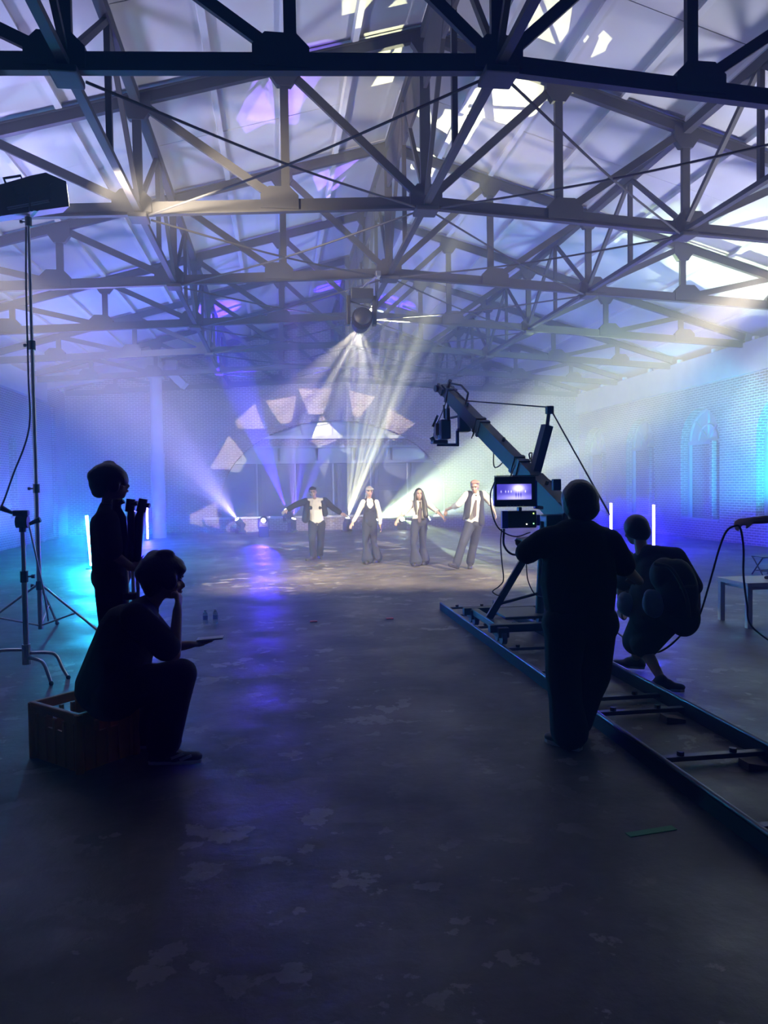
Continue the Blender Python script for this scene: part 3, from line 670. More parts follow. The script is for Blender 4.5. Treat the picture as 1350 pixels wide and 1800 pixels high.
M_PET = bpy.data.materials.new('clear_bottle'); M_PET.use_nodes = True
b_ = M_PET.node_tree.nodes['Principled BSDF']; b_.inputs['Base Color'].default_value = (.8, .85, 1, 1); b_.inputs['Transmission Weight'].default_value = .75; b_.inputs['Roughness'].default_value = .08; b_.inputs['IOR'].default_value = 1.33
M_LABEL = mat('bottle_label', (.25, .3, .75), .5); M_CAP = mat('bottle_cap', (.7, .72, .8), .4)
for k, (x, y) in enumerate(((-.92, 9.63), (-.80, 9.66))):
    b = thing('water_bottle', ('left' if k == 0 else 'right') + ' one of two small water bottles standing on the floor', 'bottle', (x, y, 0), 'water bottles on the floor')
    pr = ((.0, .028), (.01, .031), (.07, .031), (.075, .028), (.08, .031), (.125, .031), (.145, .022), (.155, .013), (.165, .013))
    MB().tube([(x, y, z + .003) for z, _ in pr], [r for _, r in pr], 14).build('bottle_body', M_PET, b, None, True)
    MB().tube([(x, y, .06), (x, y, .11)], .0325, 14).build('label', M_LABEL, b, 'pale blue paper label', True)
    MB().tube([(x, y, .166), (x, y, .184)], .015, 12).build('cap', M_CAP, b)
M_REDM = mat('red_tape', (.8, .12, .08), .6)
for k, p in enumerate(((0.418, 9.511, 0.000), (1.385, 9.503, 0.000))):
    tag(MB().cbox((p[0], p[1], .006), (.09, .07, .012), .003).build('floor_marker', M_REDM), ('left' if k == 0 else 'right') + ' one of two small red position markers on the floor', 'marker', 'red floor markers')
gp = (1.768, 3.416, 0.000)
tag(MB().box((gp[0], gp[1], .002), (.26, .045, .004), Matrix.Rotation(R(8), 3, 'Z')).build('tape_strip', mat('green_tape', (.02, .25, .08), .6)), 'strip of green tape on the dark foreground floor', 'tape')
M_WTAB = mat('white_table', (.62, .64, .68), .45, 0, .08, 8)
tb = thing('white_table', 'small white side table at the right edge', 'table', (5.9, 8.25, 0))
MB().cbox((5.95, 8.28, .50), (1.3, .62, .05), .006).build('tabletop', M_WTAB, tb)
for x in (5.34, 6.56):
    for y in (8.01, 8.55): MB().cbox((x, y, .237), (.06, .06, .474), .004).build('leg', M_WTAB, tb)
MB().box((5.95, 8.28, .455), (1.16, .48, .04)).build('apron', M_WTAB, tb)
gl = blob('glove', [('e', (5.92, 8.2, .548), (.09, .06, .024)), ('c', (5.86, 8.22, .552), (5.72, 8.25, .545), .03, .02), ('c', (5.95, 8.16, .552), (6.05, 8.12, .56), .028, .02), ('c', (5.9, 8.22, .56), (5.95, 8.3, .55), .022, .02)], M_RUB, None, .008, 3)
tag(gl, 'black work glove lying on the white table', 'glove')
M_CHAIR = mat('chair_frame', (.05, .055, .07), .5)
ch = thing('folding_stool', 'small dark folding stool far right beyond the white table', 'stool', (8.6, 12.45, 0))
hx, hy = 8.62, 12.45
for s in (-1, 1):
    for e in (-1, 1): MB().tube([(hx + s * .15, hy + e * .16, .008), (hx + s * .15, hy - e * .15, .33)], .012, 8).build('leg', M_CHAIR, ch)
    MB().tube([(hx - .16, hy + s * .15, .33), (hx + .16, hy + s * .15, .33)], .012, 8).build('seat_rail', M_CHAIR, ch)
    MB().tube([(hx - .15, hy + s * .1, .08), (hx + .15, hy + s * .1, .08)], .009, 8).build('crossbar', M_CHAIR, ch)
MB().cbox((hx, hy, .335), (.3, .3, .014), .004).build('seat', M_CHAIR, ch)
# ------------------------------------------------------------------ dolly track, dolly, camera crane
tk = thing('dolly_track', 'long steel dolly track running away from the right foreground', 'dolly track', (2.55, 5.6, 0))
RX = (2.17, 2.91)
for x in RX:
    MB().tube([(x, 1.2, .10), (x, 10.05, .10)], .016, 12).build('rail', M_ALU, tk, None, True)
    MB().box((x, 5.625, .045), (.03, 8.85, .09)).build('rail_web', mat('rail_web', (.02, .02, .024), .7, spec=.15), tk)
M_SLP = mat('sleeper_steel', (.16, .16, .17), .45, .6, .3, 10)
for y in (9.9, 9.33, 8.5, 7.3, 6.34, 5.48, 5.12, 4.2, 3.28, 2.4, 1.6):
    MB().cbox((2.54, y, .045), (.74, .05, .03), .004).build('sleeper', M_SLP, tk)
    for x in (2.36, 2.70): MB().tube([(x, y, .06), (x, y, .085)], .022, 8).build('bolt', M_BLACK, tk)
M_WOOD = mat('wedge_wood', (.16, .11, .075), .8, 0, .4, 12)
for k, (x, y) in enumerate(((2.74, 4.98), (2.76, 4.08))):
    tag(MB().prism([(-.07, 0), (.07, 0), (.07, .025), (-.07, .05)], (x, y - .05, 0), (1, 0, 0), (0, 0, 1), (0, 1, 0), .1).build('wooden_wedge', M_WOOD), ('farther' if k == 0 else 'nearer') + ' of two small wooden wedges lying between the rails', 'wedge', 'wooden wedges in the track')
dl = thing('camera_dolly', 'black wheeled dolly platform sitting on the track', 'dolly', (2.54, 7.75, 0))
for y in (7.25, 8.3): MB().cbox((2.54, y, .27), (.98, .09, .08), .01).build('cross_beam', M_BLACK, dl)
for x in (2.17, 2.91):
    MB().cbox((x, 7.78, .27), (.08, 1.1, .07), .01).build('side_beam', M_BLACK, dl)
    for y in (7.25, 8.3):
        br = MB().cbox((x, y, .24), (.11, .22, .1), .01).build('wheel_bracket', M_BLACK, dl)
        for e in (-.08, .08):
            MB().tube([(x - .025, y + e, .185), (x + .025, y + e, .185)], .062, 16).build('wheel', mat('dolly_wheel', (.1, .12, .2), .4), br)
MB().cbox((2.54, 7.78, .32), (.5, .6, .03), .008).build('deck', M_BLACKPL, dl)
cn = thing('camera_crane', 'black camera crane rising from the dolly with its arm up to the left', 'camera crane', (2.77, 7.6, .33))
PV = Vector((2.98, 7.55, 1.36)); TP = Vector((2.402, 10.400, 2.959)); ad = (TP - PV).normalized(); asd = ad.cross(Vector((0, 0, 1))).normalized(); aup = asd.cross(ad)
RE = PV - ad * 1.15
M_ARM = mat('crane_arm', (.028, .029, .033), .5, 0, .2, 8)
MB().tube([(2.72, 7.66, .33), (2.76, 7.62, 1.3)], .05, 14).build('column', M_BLACK, cn, None, True)
MB().cbox((2.84, 7.6, 1.30), (.2, .2, .14), .02).build('pan_bearing', M_BLACK, cn)
for a, b in (((2.15, 7.6, .31), (2.62, 7.5, 1.12)), ((2.95, 7.25, .31), (2.74, 7.6, 1.0)), ((2.93, 8.25, .31), (2.74, 7.65, 1.0))):
    MB().bar(a, b, .07, .07).build('tripod_leg', M_BLACK, cn)
for a, b in (((2.27, 7.58, .46), (2.72, 7.64, .55)), ((2.89, 7.35, .5), (2.73, 7.62, .55))): MB().tube([a, b], .016, 8).build('brace', M_BLACK, cn)
L_ = (TP - PV).length
for i in range(3):
    a, b = PV + ad * (L_ * i / 3), PV + ad * (L_ * (i + 1) / 3); w = (.20, .185, .17)[i]
    sg = MB().bar(a, b - ad * .02, .13, w, aup).build('arm_section', M_ARM, cn)
    for e in (a + ad * .05, b - ad * .07): MB().bar(e, e + ad * .05, .15, w + .03, aup).build('coupling', M_BLACK, sg)
    MB().tube([a + aup * w * .5 + ad * .5, a + aup * (w * .5 + .045) + ad * .5], .02, 8).build('bolt', M_BLACK, sg)
MB().bar(RE, PV, .13, .2, aup).build('rear_arm', M_ARM, cn)
MB().bar(PV - ad * .05 + aup * -.02, PV + ad * .75 - aup * .02, .17, .25, aup).build('pivot_sleeve', M_ARM, cn)
for i in range(4):
    c_ = RE + ad * (.05 + .08 * i); MB().tube([c_ - asd * .12, c_ + asd * .12], .16, 18).build('counterweight', M_BLACK, cn)
sb, stp = Vector((2.867, 8.250, 1.775)), Vector((3.031, 8.250, 2.350)); se = Vector((3.059, 8.250, 2.555))
MB().bar(sb - (stp - sb).normalized() * .1, stp, .10, .10, asd).build('strut', M_BLACK, cn)
MB().tube([stp, se], .022, 8).build('strut_pin', M_BLACK, cn)
MB().cbox(se - Vector((0, 0, .03)), (.08, .08, .09), .012).build('strut_head', M_BLACK, cn)
for pts in ([se, TP + ad * -.55 + aup * .13], [se, Vector((3.155, 6.900, 1.388))], [TP + aup * .12 - ad * .1, Vector((2.891, 9.000, 2.084)), Vector((2.898, 8.300, 1.826)), Vector((2.988, 7.900, 1.694))]):
    MB().tube(pts, .0085, 6).build('stay_cable', M_RUB, cn)
MB().tube([TP - ad * .55 + aup * .05, TP - ad * .55 + aup * .24], .016, 8).build('cable_post', M_BLACK, cn)
MB().tube([TP - ad * .55 + aup * .24, TP - ad * .3 + aup * .25, TP + aup * .16], .014, 8).build('cable_post', M_BLACK, cn)
MB().cbox(Vector((2.925, 7.700, 1.682)), (.09, .06, .12), .01).build('junction_box', M_BLACKPL, cn)
tb_ = MB().bar(TP - ad * .05, TP + ad * .2, .11, .14, aup)
for s in (-1, 1): tb_.bar(TP + ad * .05 + asd * s * .09, TP + ad * .24 + asd * s * .09 + aup * .02, .03, .1, aup)
tb_.tube([TP + ad * .2 - asd * .14, TP + ad * .2 + asd * .14], .05, 12); tb_.tube([TP + ad * .1 + aup * .04, TP + ad * .06 + aup * .18], .028, 8).build('tip_bracket', M_BLACK, cn)
MB().tube([TP + ad * .22 - aup * .02, TP + ad * .3 - aup * .1], .024, 8).build('tip_bracket', M_BLACK, cn)
hm_ = Vector((2.509, 10.000, 2.537)); MB().tube([hm_ + Vector((.03, 0, .26)), hm_ + Vector((0, 0, .1))], .04, 12).build('drop_post', M_BLACK, cn)
mo = MB().cbox(hm_, (.16, .16, .27), .025).build('pan_motor', M_BLACK, cn)
for k in range(4):
    q = hm_ + Vector((.08 + .012 * k, 0, .1)); MB().tube(curve([q, q + Vector((.04, .0, -.08)), q + Vector((.05 - .012 * k, 0, -.22)), q + Vector((.02 + .01 * k, 0, -.32 + .03 * k))]), .008, 6).build('lead', M_RUB, mo)
lb = MB().bar(Vector((2.414, 10.000, 2.423)), Vector((2.412, 10.000, 2.217)), .035, .05, (0, 1, 0)).bar(Vector((2.428, 10.000, 2.232)), Vector((2.131, 10.000, 2.234)), .04, .04)
lb.bar(Vector((2.414, 10.000, 2.423)), hm_ + Vector((0, 0, -.08)), .05, .05).build('camera_cradle', M_BLACK, cn)
MB().tube(curve([TP - ad * .02 - aup * .06, TP - ad * .1 - aup * .3, Vector((2.491, 10.050, 2.634))]), .016, 6).build('lead', M_RUB, cn)
MB().tube(curve([TP + ad * .02, Vector((2.231, 10.150, 2.659)), Vector((2.121, 10.050, 2.481))]), .007, 6).build('lead', M_RUB, cn)
for pts in ([(2.713, 9.300, 2.170), (2.682, 9.200, 1.931), (2.681, 9.000, 1.912), (2.720, 8.800, 2.001)], [(2.880, 8.400, 1.972), (2.867, 8.400, 2.037), (2.901, 8.400, 2.044), (2.886, 8.400, 1.946)], [(2.665, 8.300, 1.906), (2.491, 7.900, 1.787), (2.272, 7.300, 1.701)]):
    MB().tube(curve(pts), .008, 6).build('lead', M_RUB, cn)
# camera in the cradle
kc = Vector((2.202, 10.000, 2.386)); kam = thing('cinema_camera', 'black cinema camera hanging in the cradle of the crane head', 'camera', kc)
MB().cbox(kc + Vector((.03, 0, .05)), (.13, .26, .26), .015).build('body', M_BLACKPL, kam)
MB().tube([kc + Vector((-.0, .13, 0)), kc + Vector((-.0, .3, 0))], [.05, .06], 16).build('lens', M_BLACK, kam)
MB().cbox(kc + Vector((.06, -.06, .24)), (.045, .16, .18), .012).build('battery_plate', M_BLACKPL, kam)
MB().tube([kc + Vector((.03, -.02, .2)), kc + Vector((.025, -.02, .38))], .012, 8).build('antenna', M_BLACK, kam)
MB().cbox(kc + Vector((-.085, -.04, .05)), (.05, .14, .16), .012).build('side_pack', mat('side_pack', (.12, .06, .05), .5), kam)
MB().bar(kc + Vector((-.13, -.02, .09)), kc + Vector((-.06, -.02, .24)), .03, .03).build('eyepiece', M_BLACK, kam)
MB().cbox(kc + Vector((-.04, 0, -.115)), (.2, .2, .05), .012).build('base_plate', M_BLACK, kam)
MB().tube([kc + Vector((-.12, -.02, -.1)), kc + Vector((-.15, -.02, -.05))], .03, 10).build('follow_focus', M_BLACK, kam)
# monitor and wireless box
def screen_mat():
    m = bpy.data.materials.new('screen_picture'); m.use_nodes = True; nt = m.node_tree; b = nt.nodes['Principled BSDF']
    b.inputs['Base Color'].default_value = (0, 0, 0, 1)
    tc = nt.nodes.new('ShaderNodeTexCoord'); sp = nt.nodes.new('ShaderNodeSeparateXYZ'); nt.links.new(tc.outputs['Generated'], sp.inputs[0])
    def mth(op, a, b_=None, c=None):
        x = nt.nodes.new('ShaderNodeMath'); x.operation = op
        for i, v in enumerate((a, b_, c)):
            if v is None: continue
            if isinstance(v, (int, float)): x.inputs[i].default_value = v
            else: nt.links.new(v, x.inputs[i])
        return x.outputs[0]
    def gauss(cx, cy, sx, sy):
        a = mth('POWER', mth('DIVIDE', mth('SUBTRACT', sp.outputs[0], cx), sx), 2); b2 = mth('POWER', mth('DIVIDE', mth('SUBTRACT', sp.outputs[2], cy), sy), 2)
        return mth('EXPONENT', mth('MULTIPLY', mth('ADD', a, b2), -1.0))
    g = mth('ADD', gauss(.62, .72, .2, .3), mth('MULTIPLY', gauss(.55, .1, .45, .22), .6))
    for cx in (.12, .25, .33, .41, .82): g = mth('ADD', g, mth('MULTIPLY', gauss(cx, .52, .014, .07), .8))
    for cx in (.55, .62, .69): g = mth('SUBTRACT', g, mth('MULTIPLY', gauss(cx, .3, .014, .16), .5))
    r = nt.nodes.new('ShaderNodeValToRGB'); e = r.color_ramp.elements
    e[0].position = 0; e[0].color = (.06, .05, .45, 1); e[1].position = .9; e[1].color = (1, .92, 1, 1)
    x = e.new(.35); x.color = (.28, .25, .9, 1)
    nt.links.new(g, r.inputs[0]); nt.links.new(r.outputs[0], b.inputs['Emission Color']); b.inputs['Emission Strength'].default_value = 1.3
    return m
M0 = Vector((2.219, 6.900, 1.625)); mn = thing('field_monitor', 'hooded field monitor with a lit picture, beside the operator\'s head', 'monitor', M0)
yq = Matrix.Rotation(-yaw, 3, 'Z'); W = lambda x, y, z: M0 + yq @ Vector((x, y, z))
MB().cbox(W(0, .03, 0), (.385, .06, .285), .01, yq).build('housing', M_BLACKPL, mn)
MB().box(W(-.012, -.002, -.002), (.325, .006, .146), yq).build('screen', screen_mat(), mn)
MB().box(W(0, -.05, .148), (.39, .17, .008), yq).build('sun_hood', M_BLACK, mn)
MB().box(W(0, -.008, -.11), (.38, .012, .06), yq).build('button_strip', mat('button_strip', (.06, .025, .03), .4), mn)
for i in range(6): MB().box(W(-.08 + .03 * i, -.016, -.131), (.014, .006, .006), yq).build('button', M_CHROME, mn)
M_BLUEP = mat('blue_side_plate', (.02, .03, .6), .4)
MB().box(W(-.195, .02, -.03), (.014, .08, .2), yq).build('side_plate', M_BLUEP, mn)
MB().box(W(.195, .04, -.03), (.02, .08, .26), yq).build('side_plate', M_BLUEP, mn)
MB().bar(W(.2, .04, -.15), W(.26, .1, -.16), .05, .03).build('mount_arm', M_BLACK, mn)
B0 = Vector((2.261, 6.900, 1.362)); bx = thing('video_receiver', 'black receiver box with small lights hanging under the monitor', 'receiver', B0)
W = lambda x, y, z: B0 + yq @ Vector((x, y, z))
MB().cbox(W(.02, .03, 0), (.27, .09, .16), .01, yq).build('box', M_BLACKPL, bx)
MB().box(W(-.142, .02, 0), (.055, .07, .165), yq).build('side_plate', M_BLUEP, bx)
MB().box(W(.175, .03, -.01), (.03, .06, .1), yq).build('side_plate', M_BLUEP, bx)
MB().bar(W(0, .03, .08), W(0, .03, .115), .06, .03).build('bracket', M_BLACK, bx)
for x, z, c in ((.125, .055, (.6, 1, .2)), (.125, -.04, (.3, 1, .4)), (.06, -.045, (1, 1, 1))): MB().tube([W(x, -.016, z), W(x, -.022, z)], .006, 8).build('indicator_light', mat('led' + str(c), (0, 0, 0), .4, emit=c, estr=3), bx)
cable('monitor_cable', [(2.021, 6.900, 1.724), (1.947, 6.800, 1.599), (1.967, 6.800, 1.414), (2.031, 6.800, 1.281), (2.162, 6.750, 1.213), (2.360, 6.900, 1.236)], .006, 'black cable looping from the monitor\'s left side under the receiver')
cable('monitor_cable', [(2.068, 6.850, 1.277), (2.056, 6.850, 1.145), (2.065, 6.850, 0.984), (2.080, 6.850, 0.808), (2.026, 6.800, 0.752), (1.960, 6.800, 0.701), (2.051, 6.850, 0.659), (2.139, 6.900, 0.768)], .006, 'thin black cable hanging straight below the receiver')
cable('monitor_cable', [(2.090, 6.850, 1.277), (2.073, 6.800, 1.132), (2.149, 6.800, 1.045), (2.336, 7.000, 1.034), (2.474, 7.200, 1.109)], .010, 'thick black cable loop from receiver to crane leg')
cable('crane_cable', [(2.487, 7.400, 0.891), (2.504, 7.400, 0.717), (2.575, 7.400, 0.575), (2.713, 7.500, 0.521)], .006, 'black cable sagging from the crane leg to its column')

# ------------------------------------------------------------------ people
M_SKIN = mat('skin', (.52, .33, .25), .5, 0, .12, 30)
M_SKIND = mat('skin_tan', (.40, .25, .19), .55, 0, .12, 30)
M_TEE = mat('black_tee', (.014, .015, .018), .9, 0, .3, 40, .1)
M_TEE2 = mat('charcoal_tee', (.03, .034, .042), .9, 0, .3, 40, .1)
M_PANT = mat('black_trousers', (.012, .012, .016), .9, 0, .3, 30, .1)
M_NAVY = mat('dark_suit_cloth', (.014, .019, .042), .85, 0, .2, 40, .05)
M_SHIRT = mat('cream_shirt', (.72, .69, .60), .85, 0, .12, 18, .15)
M_SHOE = mat('black_leather', (.02, .02, .025), .4)
M_SOLE = mat('pale_sole', (.55, .55, .56), .7)
M_HAIRB = mat('black_hair', (.010, .009, .010), .45, 0, .3, 60, .2)
M_HAIRG = mat('ash_hair', (.36, .36, .38), .5, 0, .3, 60, .2)
M_HAIRP = mat('rose_brown_hair', (.42, .24, .20), .5, 0, .3, 60, .2)
M_EYE = mat('dark_eye', (.02, .015, .015), .3)
M_LIP = mat('lips', (.42, .14, .13), .45)
V = Vector
def lerp(a, b, t): return V(a) + (V(b) - V(a)) * t
def frame(f, up=(0, 0, 1)):
    f = V(f).normalized(); r = f.cross(V(up)).normalized(); u = r.cross(f); return r, f, u     # right, forward, up
def head_prims(c, f, up, s=1.0):
    r, f, u = frame(f, up); c = V(c); q = Matrix((r, f, u)).transposed()
    E = lambda x, y, z: c + (r * x + f * y + u * z) * s
    P_ = [('e', E(0, -.008, .03), V((.074, .093, .088)) * s, q), ('e', E(0, .02, -.035), V((.058, .072, .08)) * s, q), ('e', E(0, .045, -.085), V((.036, .04, .03)) * s, q),
          ('c', E(0, .085, .005), E(0, .108, -.028), .011 * s, .016 * s), ('e', E(0, .088, -.062), V((.024, .012, .012)) * s, q),
          ('e', E(0, .078, .03), V((.05, .018, .012)) * s, q)]
    for k in (-1, 1): P_.append(('e', E(k * .076, -.012, -.008), V((.012, .022, .033)) * s, q)); P_.append(('e', E(k * .036, .068, -.028), V((.022, .02, .02)) * s, q))
    return P_
def face(root, c, f, up, s=1.0, body=None):
    r, f, u = frame(f, up); c = V(c); q = Matrix((r, f, u)).transposed(); E = lambda x, y, z: c + (r * x + f * y + u * z) * s
    for k in (-1, 1):
        MB().ell(E(k * .031, .083, .008), V((.014, .008, .0075)) * s, q, 10, 6).build('eye', M_EYE, root)
        MB().tube([E(k * .05, .080, .027), E(k * .032, .093, .034), E(k * .014, .095, .029)], .005 * s, 6).build('eyebrow', M_HAIRB, root)
    MB().ell(E(0, .1, -.063), V((.019, .007, .010)) * s, q, 10, 6).build('mouth', M_LIP, root)
def hand_prims(w, d, n, side, curl=15, s=1.0, spread=4, th=40):
    """w wrist, d pointing direction, n back of the hand, side towards the thumb"""
    d = V(d).normalized(); n = V(n); n = (n - d * n.dot(d)).normalized(); t = d.cross(n).normalized()
    if t.dot(V(side)) < 0: t = -t
    w = V(w); P_ = [('c', w - d * .02, w + d * .03 * s, .026 * s, .03 * s, .7, n)]
    for i in range(4): P_.append(('c', w + d * .015 * s + t * (1.5 - i) * .012 * s, w + d * .088 * s + t * (1.5 - i) * .0195 * s, .018 * s, .0135 * s, .85, n))
    for i, L in enumerate((.070, .080, .075, .058)):
        p = w + d * .088 * s + t * (1.5 - i) * .0205 * s; a = 0; dd = (d + t * math.tan(R(spread)) * (1.5 - i)).normalized()
        for j, fr in enumerate((.45, .32, .23)):
            a += R(curl * (1, 1.25, .9)[j]); v = dd * math.cos(a) - n * math.sin(a); e = p + v * L * fr * s
            P_.append(('c', p, e, (.0095 - j * .0008) * s, (.0088 - j * .0008) * s)); p = e
    p = w + d * .025 * s + t * .028 * s; a = R(th); v = d * math.cos(a) + t * math.sin(a); e = p + v * .045 * s
    P_.append(('c', w + d * .01 * s + t * .012 * s, p, .017 * s, .015 * s)); P_.append(('c', p, e, .0135 * s, .011 * s)); v = (v + d * .5 - n * .2).normalized(); P_.append(('c', e, e + v * .032 * s, .011 * s, .009 * s))
    return P_
def torso_prims(J, g=0.0, w=1.0, lo=0.0, belly=0.0):
    sd = (V(J['shr']) - V(J['shl'])).normalized(); ch = lerp(J['shl'], J['shr'], .5); pv = V(J['pelvis']); fw = V(J['face'])
    wa = lerp(pv, ch, .45); hw = (V(J['shr']) - V(J['shl'])).length / 2
    c1 = lerp(ch, wa, .25)
    P_ = [('c', c1, wa, .112 * w + g, .098 * w + g + belly, (hw - .02 + g) / (.112 * w + g), sd), ('c', wa, pv, .10 * w + g + belly, .112 * w + g, 1.42, sd)]
    P_.append(('c', lerp(J['shl'], J['shr'], .12) , lerp(J['shl'], J['shr'], .88), .062 * w + g, .062 * w + g))
    nk = V(J['neck'])
    for s in ('shl', 'shr'): P_.append(('c', lerp(nk, ch, .35), lerp(J[s], ch, .25), .055 * w + g, .058 * w + g))
    return P_
def arm_prims(J, s, g=0.0, end=1.0, w=1.0):
    a, e, r = V(J['sh' + s]), V(J['el' + s]), V(J['wr' + s])
    P_ = [('c', a, e if end >= .5 else lerp(a, e, end * 2), .054 * w + g, .042 * w + g * (1.3 if end < .5 else 1))]
    if end > .5: P_.append(('c', e, r if end >= 1 else lerp(e, r, (end - .5) * 2), .042 * w + g, .029 * w + g))
    return P_
def leg_prims(J, s, g=0.0, end=1.0, w=1.0, flare=0.0):
    h, k, a = V(J['hip' + s]), V(J['kn' + s]), V(J['an' + s])
    P_ = [('c', h, k if end >= .5 else lerp(h, k, end * 2), .088 * w + g, .058 * w + g * (1.6 if end < .5 else 1))]
    if end > .5:
        c = lerp(k, a, .3); e = a if end >= 1 else lerp(k, a, (end - .5) * 2)
        P_ += [('c', k, c, .056 * w + g, .056 * w + g), ('c', c, e, .056 * w + g, .038 * w + g + flare)]
    return P_
def foot_prims(a, t, s=1.0, g=0.0):
    a, t = V(a), V(t); d = t - a; n = V((0, 0, 1))
    heel = a - V((d.x, d.y, 0)).normalized() * .045 * s - V((0, 0, .045 * s))
    return [('c', a, lerp(a, heel, .6), .038 * s + g, .036 * s + g), ('c', heel, lerp(heel, t, .5) + V((0, 0, .012)), .034 * s + g, .04 * s + g), ('c', lerp(heel, t, .5), t, .042 * s + g, .032 * s + g, .75, n)]
def shoe(root, a, t, m=M_SHOE, sole=M_SOLE, s=1.0):
    o = blob('shoe', foot_prims(a, t, s, .008), m, root, .009, 3)
    a, t = V(a), V(t); d = (t - a); d = V((d.x, d.y, 0)).normalized(); sd = V((d.y, -d.x, 0)); heel = a - d * .075 * s; heel.z = a.z - .085 * s; tt = t + d * .03 * s; tt.z = t.z - .033 * s
    up = (tt - heel).normalized(); poly = [(0, -.025), (.03, -.036), (.14, -.036), (.2, -.046), (.26, -.042), (.3, -.02), (.3, .02), (.26, .042), (.2, .046), (.14, .036), (.03, .036), (0, .025)]
    L = (tt - heel).length / .3; nn = up.cross(sd); nn = nn if nn.z > 0 else -nn
    MB().prism([(x * L, y * s) for x, y in poly], heel, up, sd, nn, .022 * s).build('sole', sole, o)
    return o
def body(J, root, m, skinw=1.0, hands=True, vox=.011, hs=1.0, sneck=.052):
    P_ = head_prims(J['head'], J['face'], J.get('up', (0, 0, 1)), hs)
    r, f, u = frame(J['face'], J.get('up', (0, 0, 1)))
    P_ += [('c', V(J['neck']) - V((0, 0, .02)), V(J['head']) - u * .06 - f * .02, sneck, .05 * hs)] + torso_prims(J, -.008, skinw)
    for s in 'lr':
        P_ += arm_prims(J, s, 0, 1, skinw) + leg_prims(J, s, -.004, 1, skinw) + foot_prims(J['an' + s], J['toe' + s])
        P_.append(('c', J['pelvis'], J['hip' + s], .1 * skinw, .09 * skinw))
        if 'hand' + s in J: P_ += hand_prims(J['wr' + s], *J['hand' + s])
    return blob('body', P_, m, root, vox, 4)
def hips(J, g, w=1.0): return [('c', J['pelvis'], J['hip' + s], .112 * w + g, .092 * w + g) for s in 'lr']
def at_floor(p): return (p[0], p[1], 0)

# ---- crane operator, seen from behind
J = dict(head=(1.898, 4.620, 1.564), face=(-.25, 1, .02), neck=(1.877, 4.580, 1.378), shl=(1.666, 4.600, 1.338), shr=(2.093, 4.580, 1.322), ell=(1.538, 4.620, 1.250), wrl=(1.625, 4.820, 1.324), elr=(2.219, 4.620, 1.139), wrr=(2.428, 4.850, 1.023),
    pelvis=(1.901, 4.600, 0.852), hipl=(1.799, 4.600, 0.808), hipr=(2.004, 4.600, 0.800), knl=(1.785, 4.620, 0.438), knr=(2.035, 4.700, 0.424), anl=(1.83, 4.60, .085), anr=(1.93, 4.82, .085), toel=(1.74, 4.72, .04), toer=(1.97, 5.0, .04),
    handl=((-.1, 1, .1), (0, .2, 1), (1, 0, 0), 35), handr=((.15, 1, .1), (.6, 0, 1), (-1, 0, .3), 30))
p = thing('person', 'crane operator seen from behind in black T-shirt and baggy black trousers', 'person', (1.85, 4.65, 0))
body(J, p, M_SKIND, 1.05)
blob('tee_shirt', torso_prims(J, .03, 1.12, belly=.035) + [('c', lerp(J['shl'], J['shr'], .5), V(J['pelvis']) + V((0, 0, -.02)), .15, .155, 1.38, (1, -.14, 0))] + arm_prims(J, 'l', .028, .42) + arm_prims(J, 'r', .03, .42) + [('c', V(J['neck']), V(J['neck']) + V((0, 0, .015)), .066, .062)], M_TEE, p, .012, 6)
blob('trousers', hips(J, .05, 1.1) + leg_prims(J, 'l', .048, .96, 1, .04) + leg_prims(J, 'r', .048, .96, 1, .04) + [('c', lerp(J['hipl'], J['knl'], .8), lerp(J['knl'], J['anl'], .7), .115, .10), ('c', lerp(J['hipr'], J['knr'], .8), lerp(J['knr'], J['anr'], .7), .115, .10)], M_PANT, p, .012, 6)
r, f, u = frame(J['face']); hc = V(J['head'])
blob('hair', [('e', hc + u * .035 - f * .02, (.12, .122, .118)), ('e', hc - f * .045 - u * .02, (.112, .095, .095)), ('e', hc + u * .105 + r * .01, (.08, .085, .055)), ('e', hc - f * .05 - u * .075, (.06, .05, .04)), ('e', hc + r * .07 - u * .01, (.04, .06, .06)), ('e', hc - r * .07 - u * .01, (.04, .06, .06))], M_HAIRB, p, .010, 3)
shoe(p, J['anl'], J['toel']); shoe(p, J['anr'], J['toer'])

# ---- man with the bag, bent over to the right of the operator
J = dict(head=(3.024, 6.100, 1.288), face=(-.5, .9, -.25), neck=(3.035, 6.020, 1.119), shl=(3.023, 6.100, 1.006), shr=(3.275, 5.900, 1.075), ell=(2.913, 6.150, 0.807), wrl=(2.936, 6.200, 0.612), elr=(3.448, 5.900, 0.799), wrr=(3.498, 5.950, 0.582),
    pelvis=(3.057, 5.850, 0.583), hipl=(3.008, 5.900, 0.543), hipr=(3.105, 5.800, 0.542), knl=(3.041, 6.150, 0.309), knr=(3.008, 5.950, 0.328), anl=(3.413, 6.620, -0.060), anr=(3.142, 5.750, 0.079), toel=(2.84, 6.75, .06), toer=(3.12, 5.93, .04),
    handl=((0, .2, -1), (-1, 0, 0), (0, 1, 0), 50), handr=((0, .1, -1), (1, 0, 0), (0, 1, 0), 45))
J['anl'] = (3.17, 6.4, .11); J['anr'] = (3.05, 5.72, .10); J['toel'] = (3.03, 6.5, .055); J['toer'] = (3.18, 5.66, .045)
p = thing('person', 'man bent forward in dark T-shirt and shorts with a bag on his back', 'person', (3.0, 5.95, 0))
body(J, p, M_SKIND, 1.0)
blob('tee_shirt', torso_prims(J, .025, 1.08, belly=.02) + arm_prims(J, 'l', .028, .42) + arm_prims(J, 'r', .028, .46), M_TEE2, p, .012, 6)
blob('shorts', hips(J, .035, 1.05) + leg_prims(J, 'l', .04, .46) + leg_prims(J, 'r', .04, .46), M_PANT, p, .012, 6)
hc = V(J['head'])
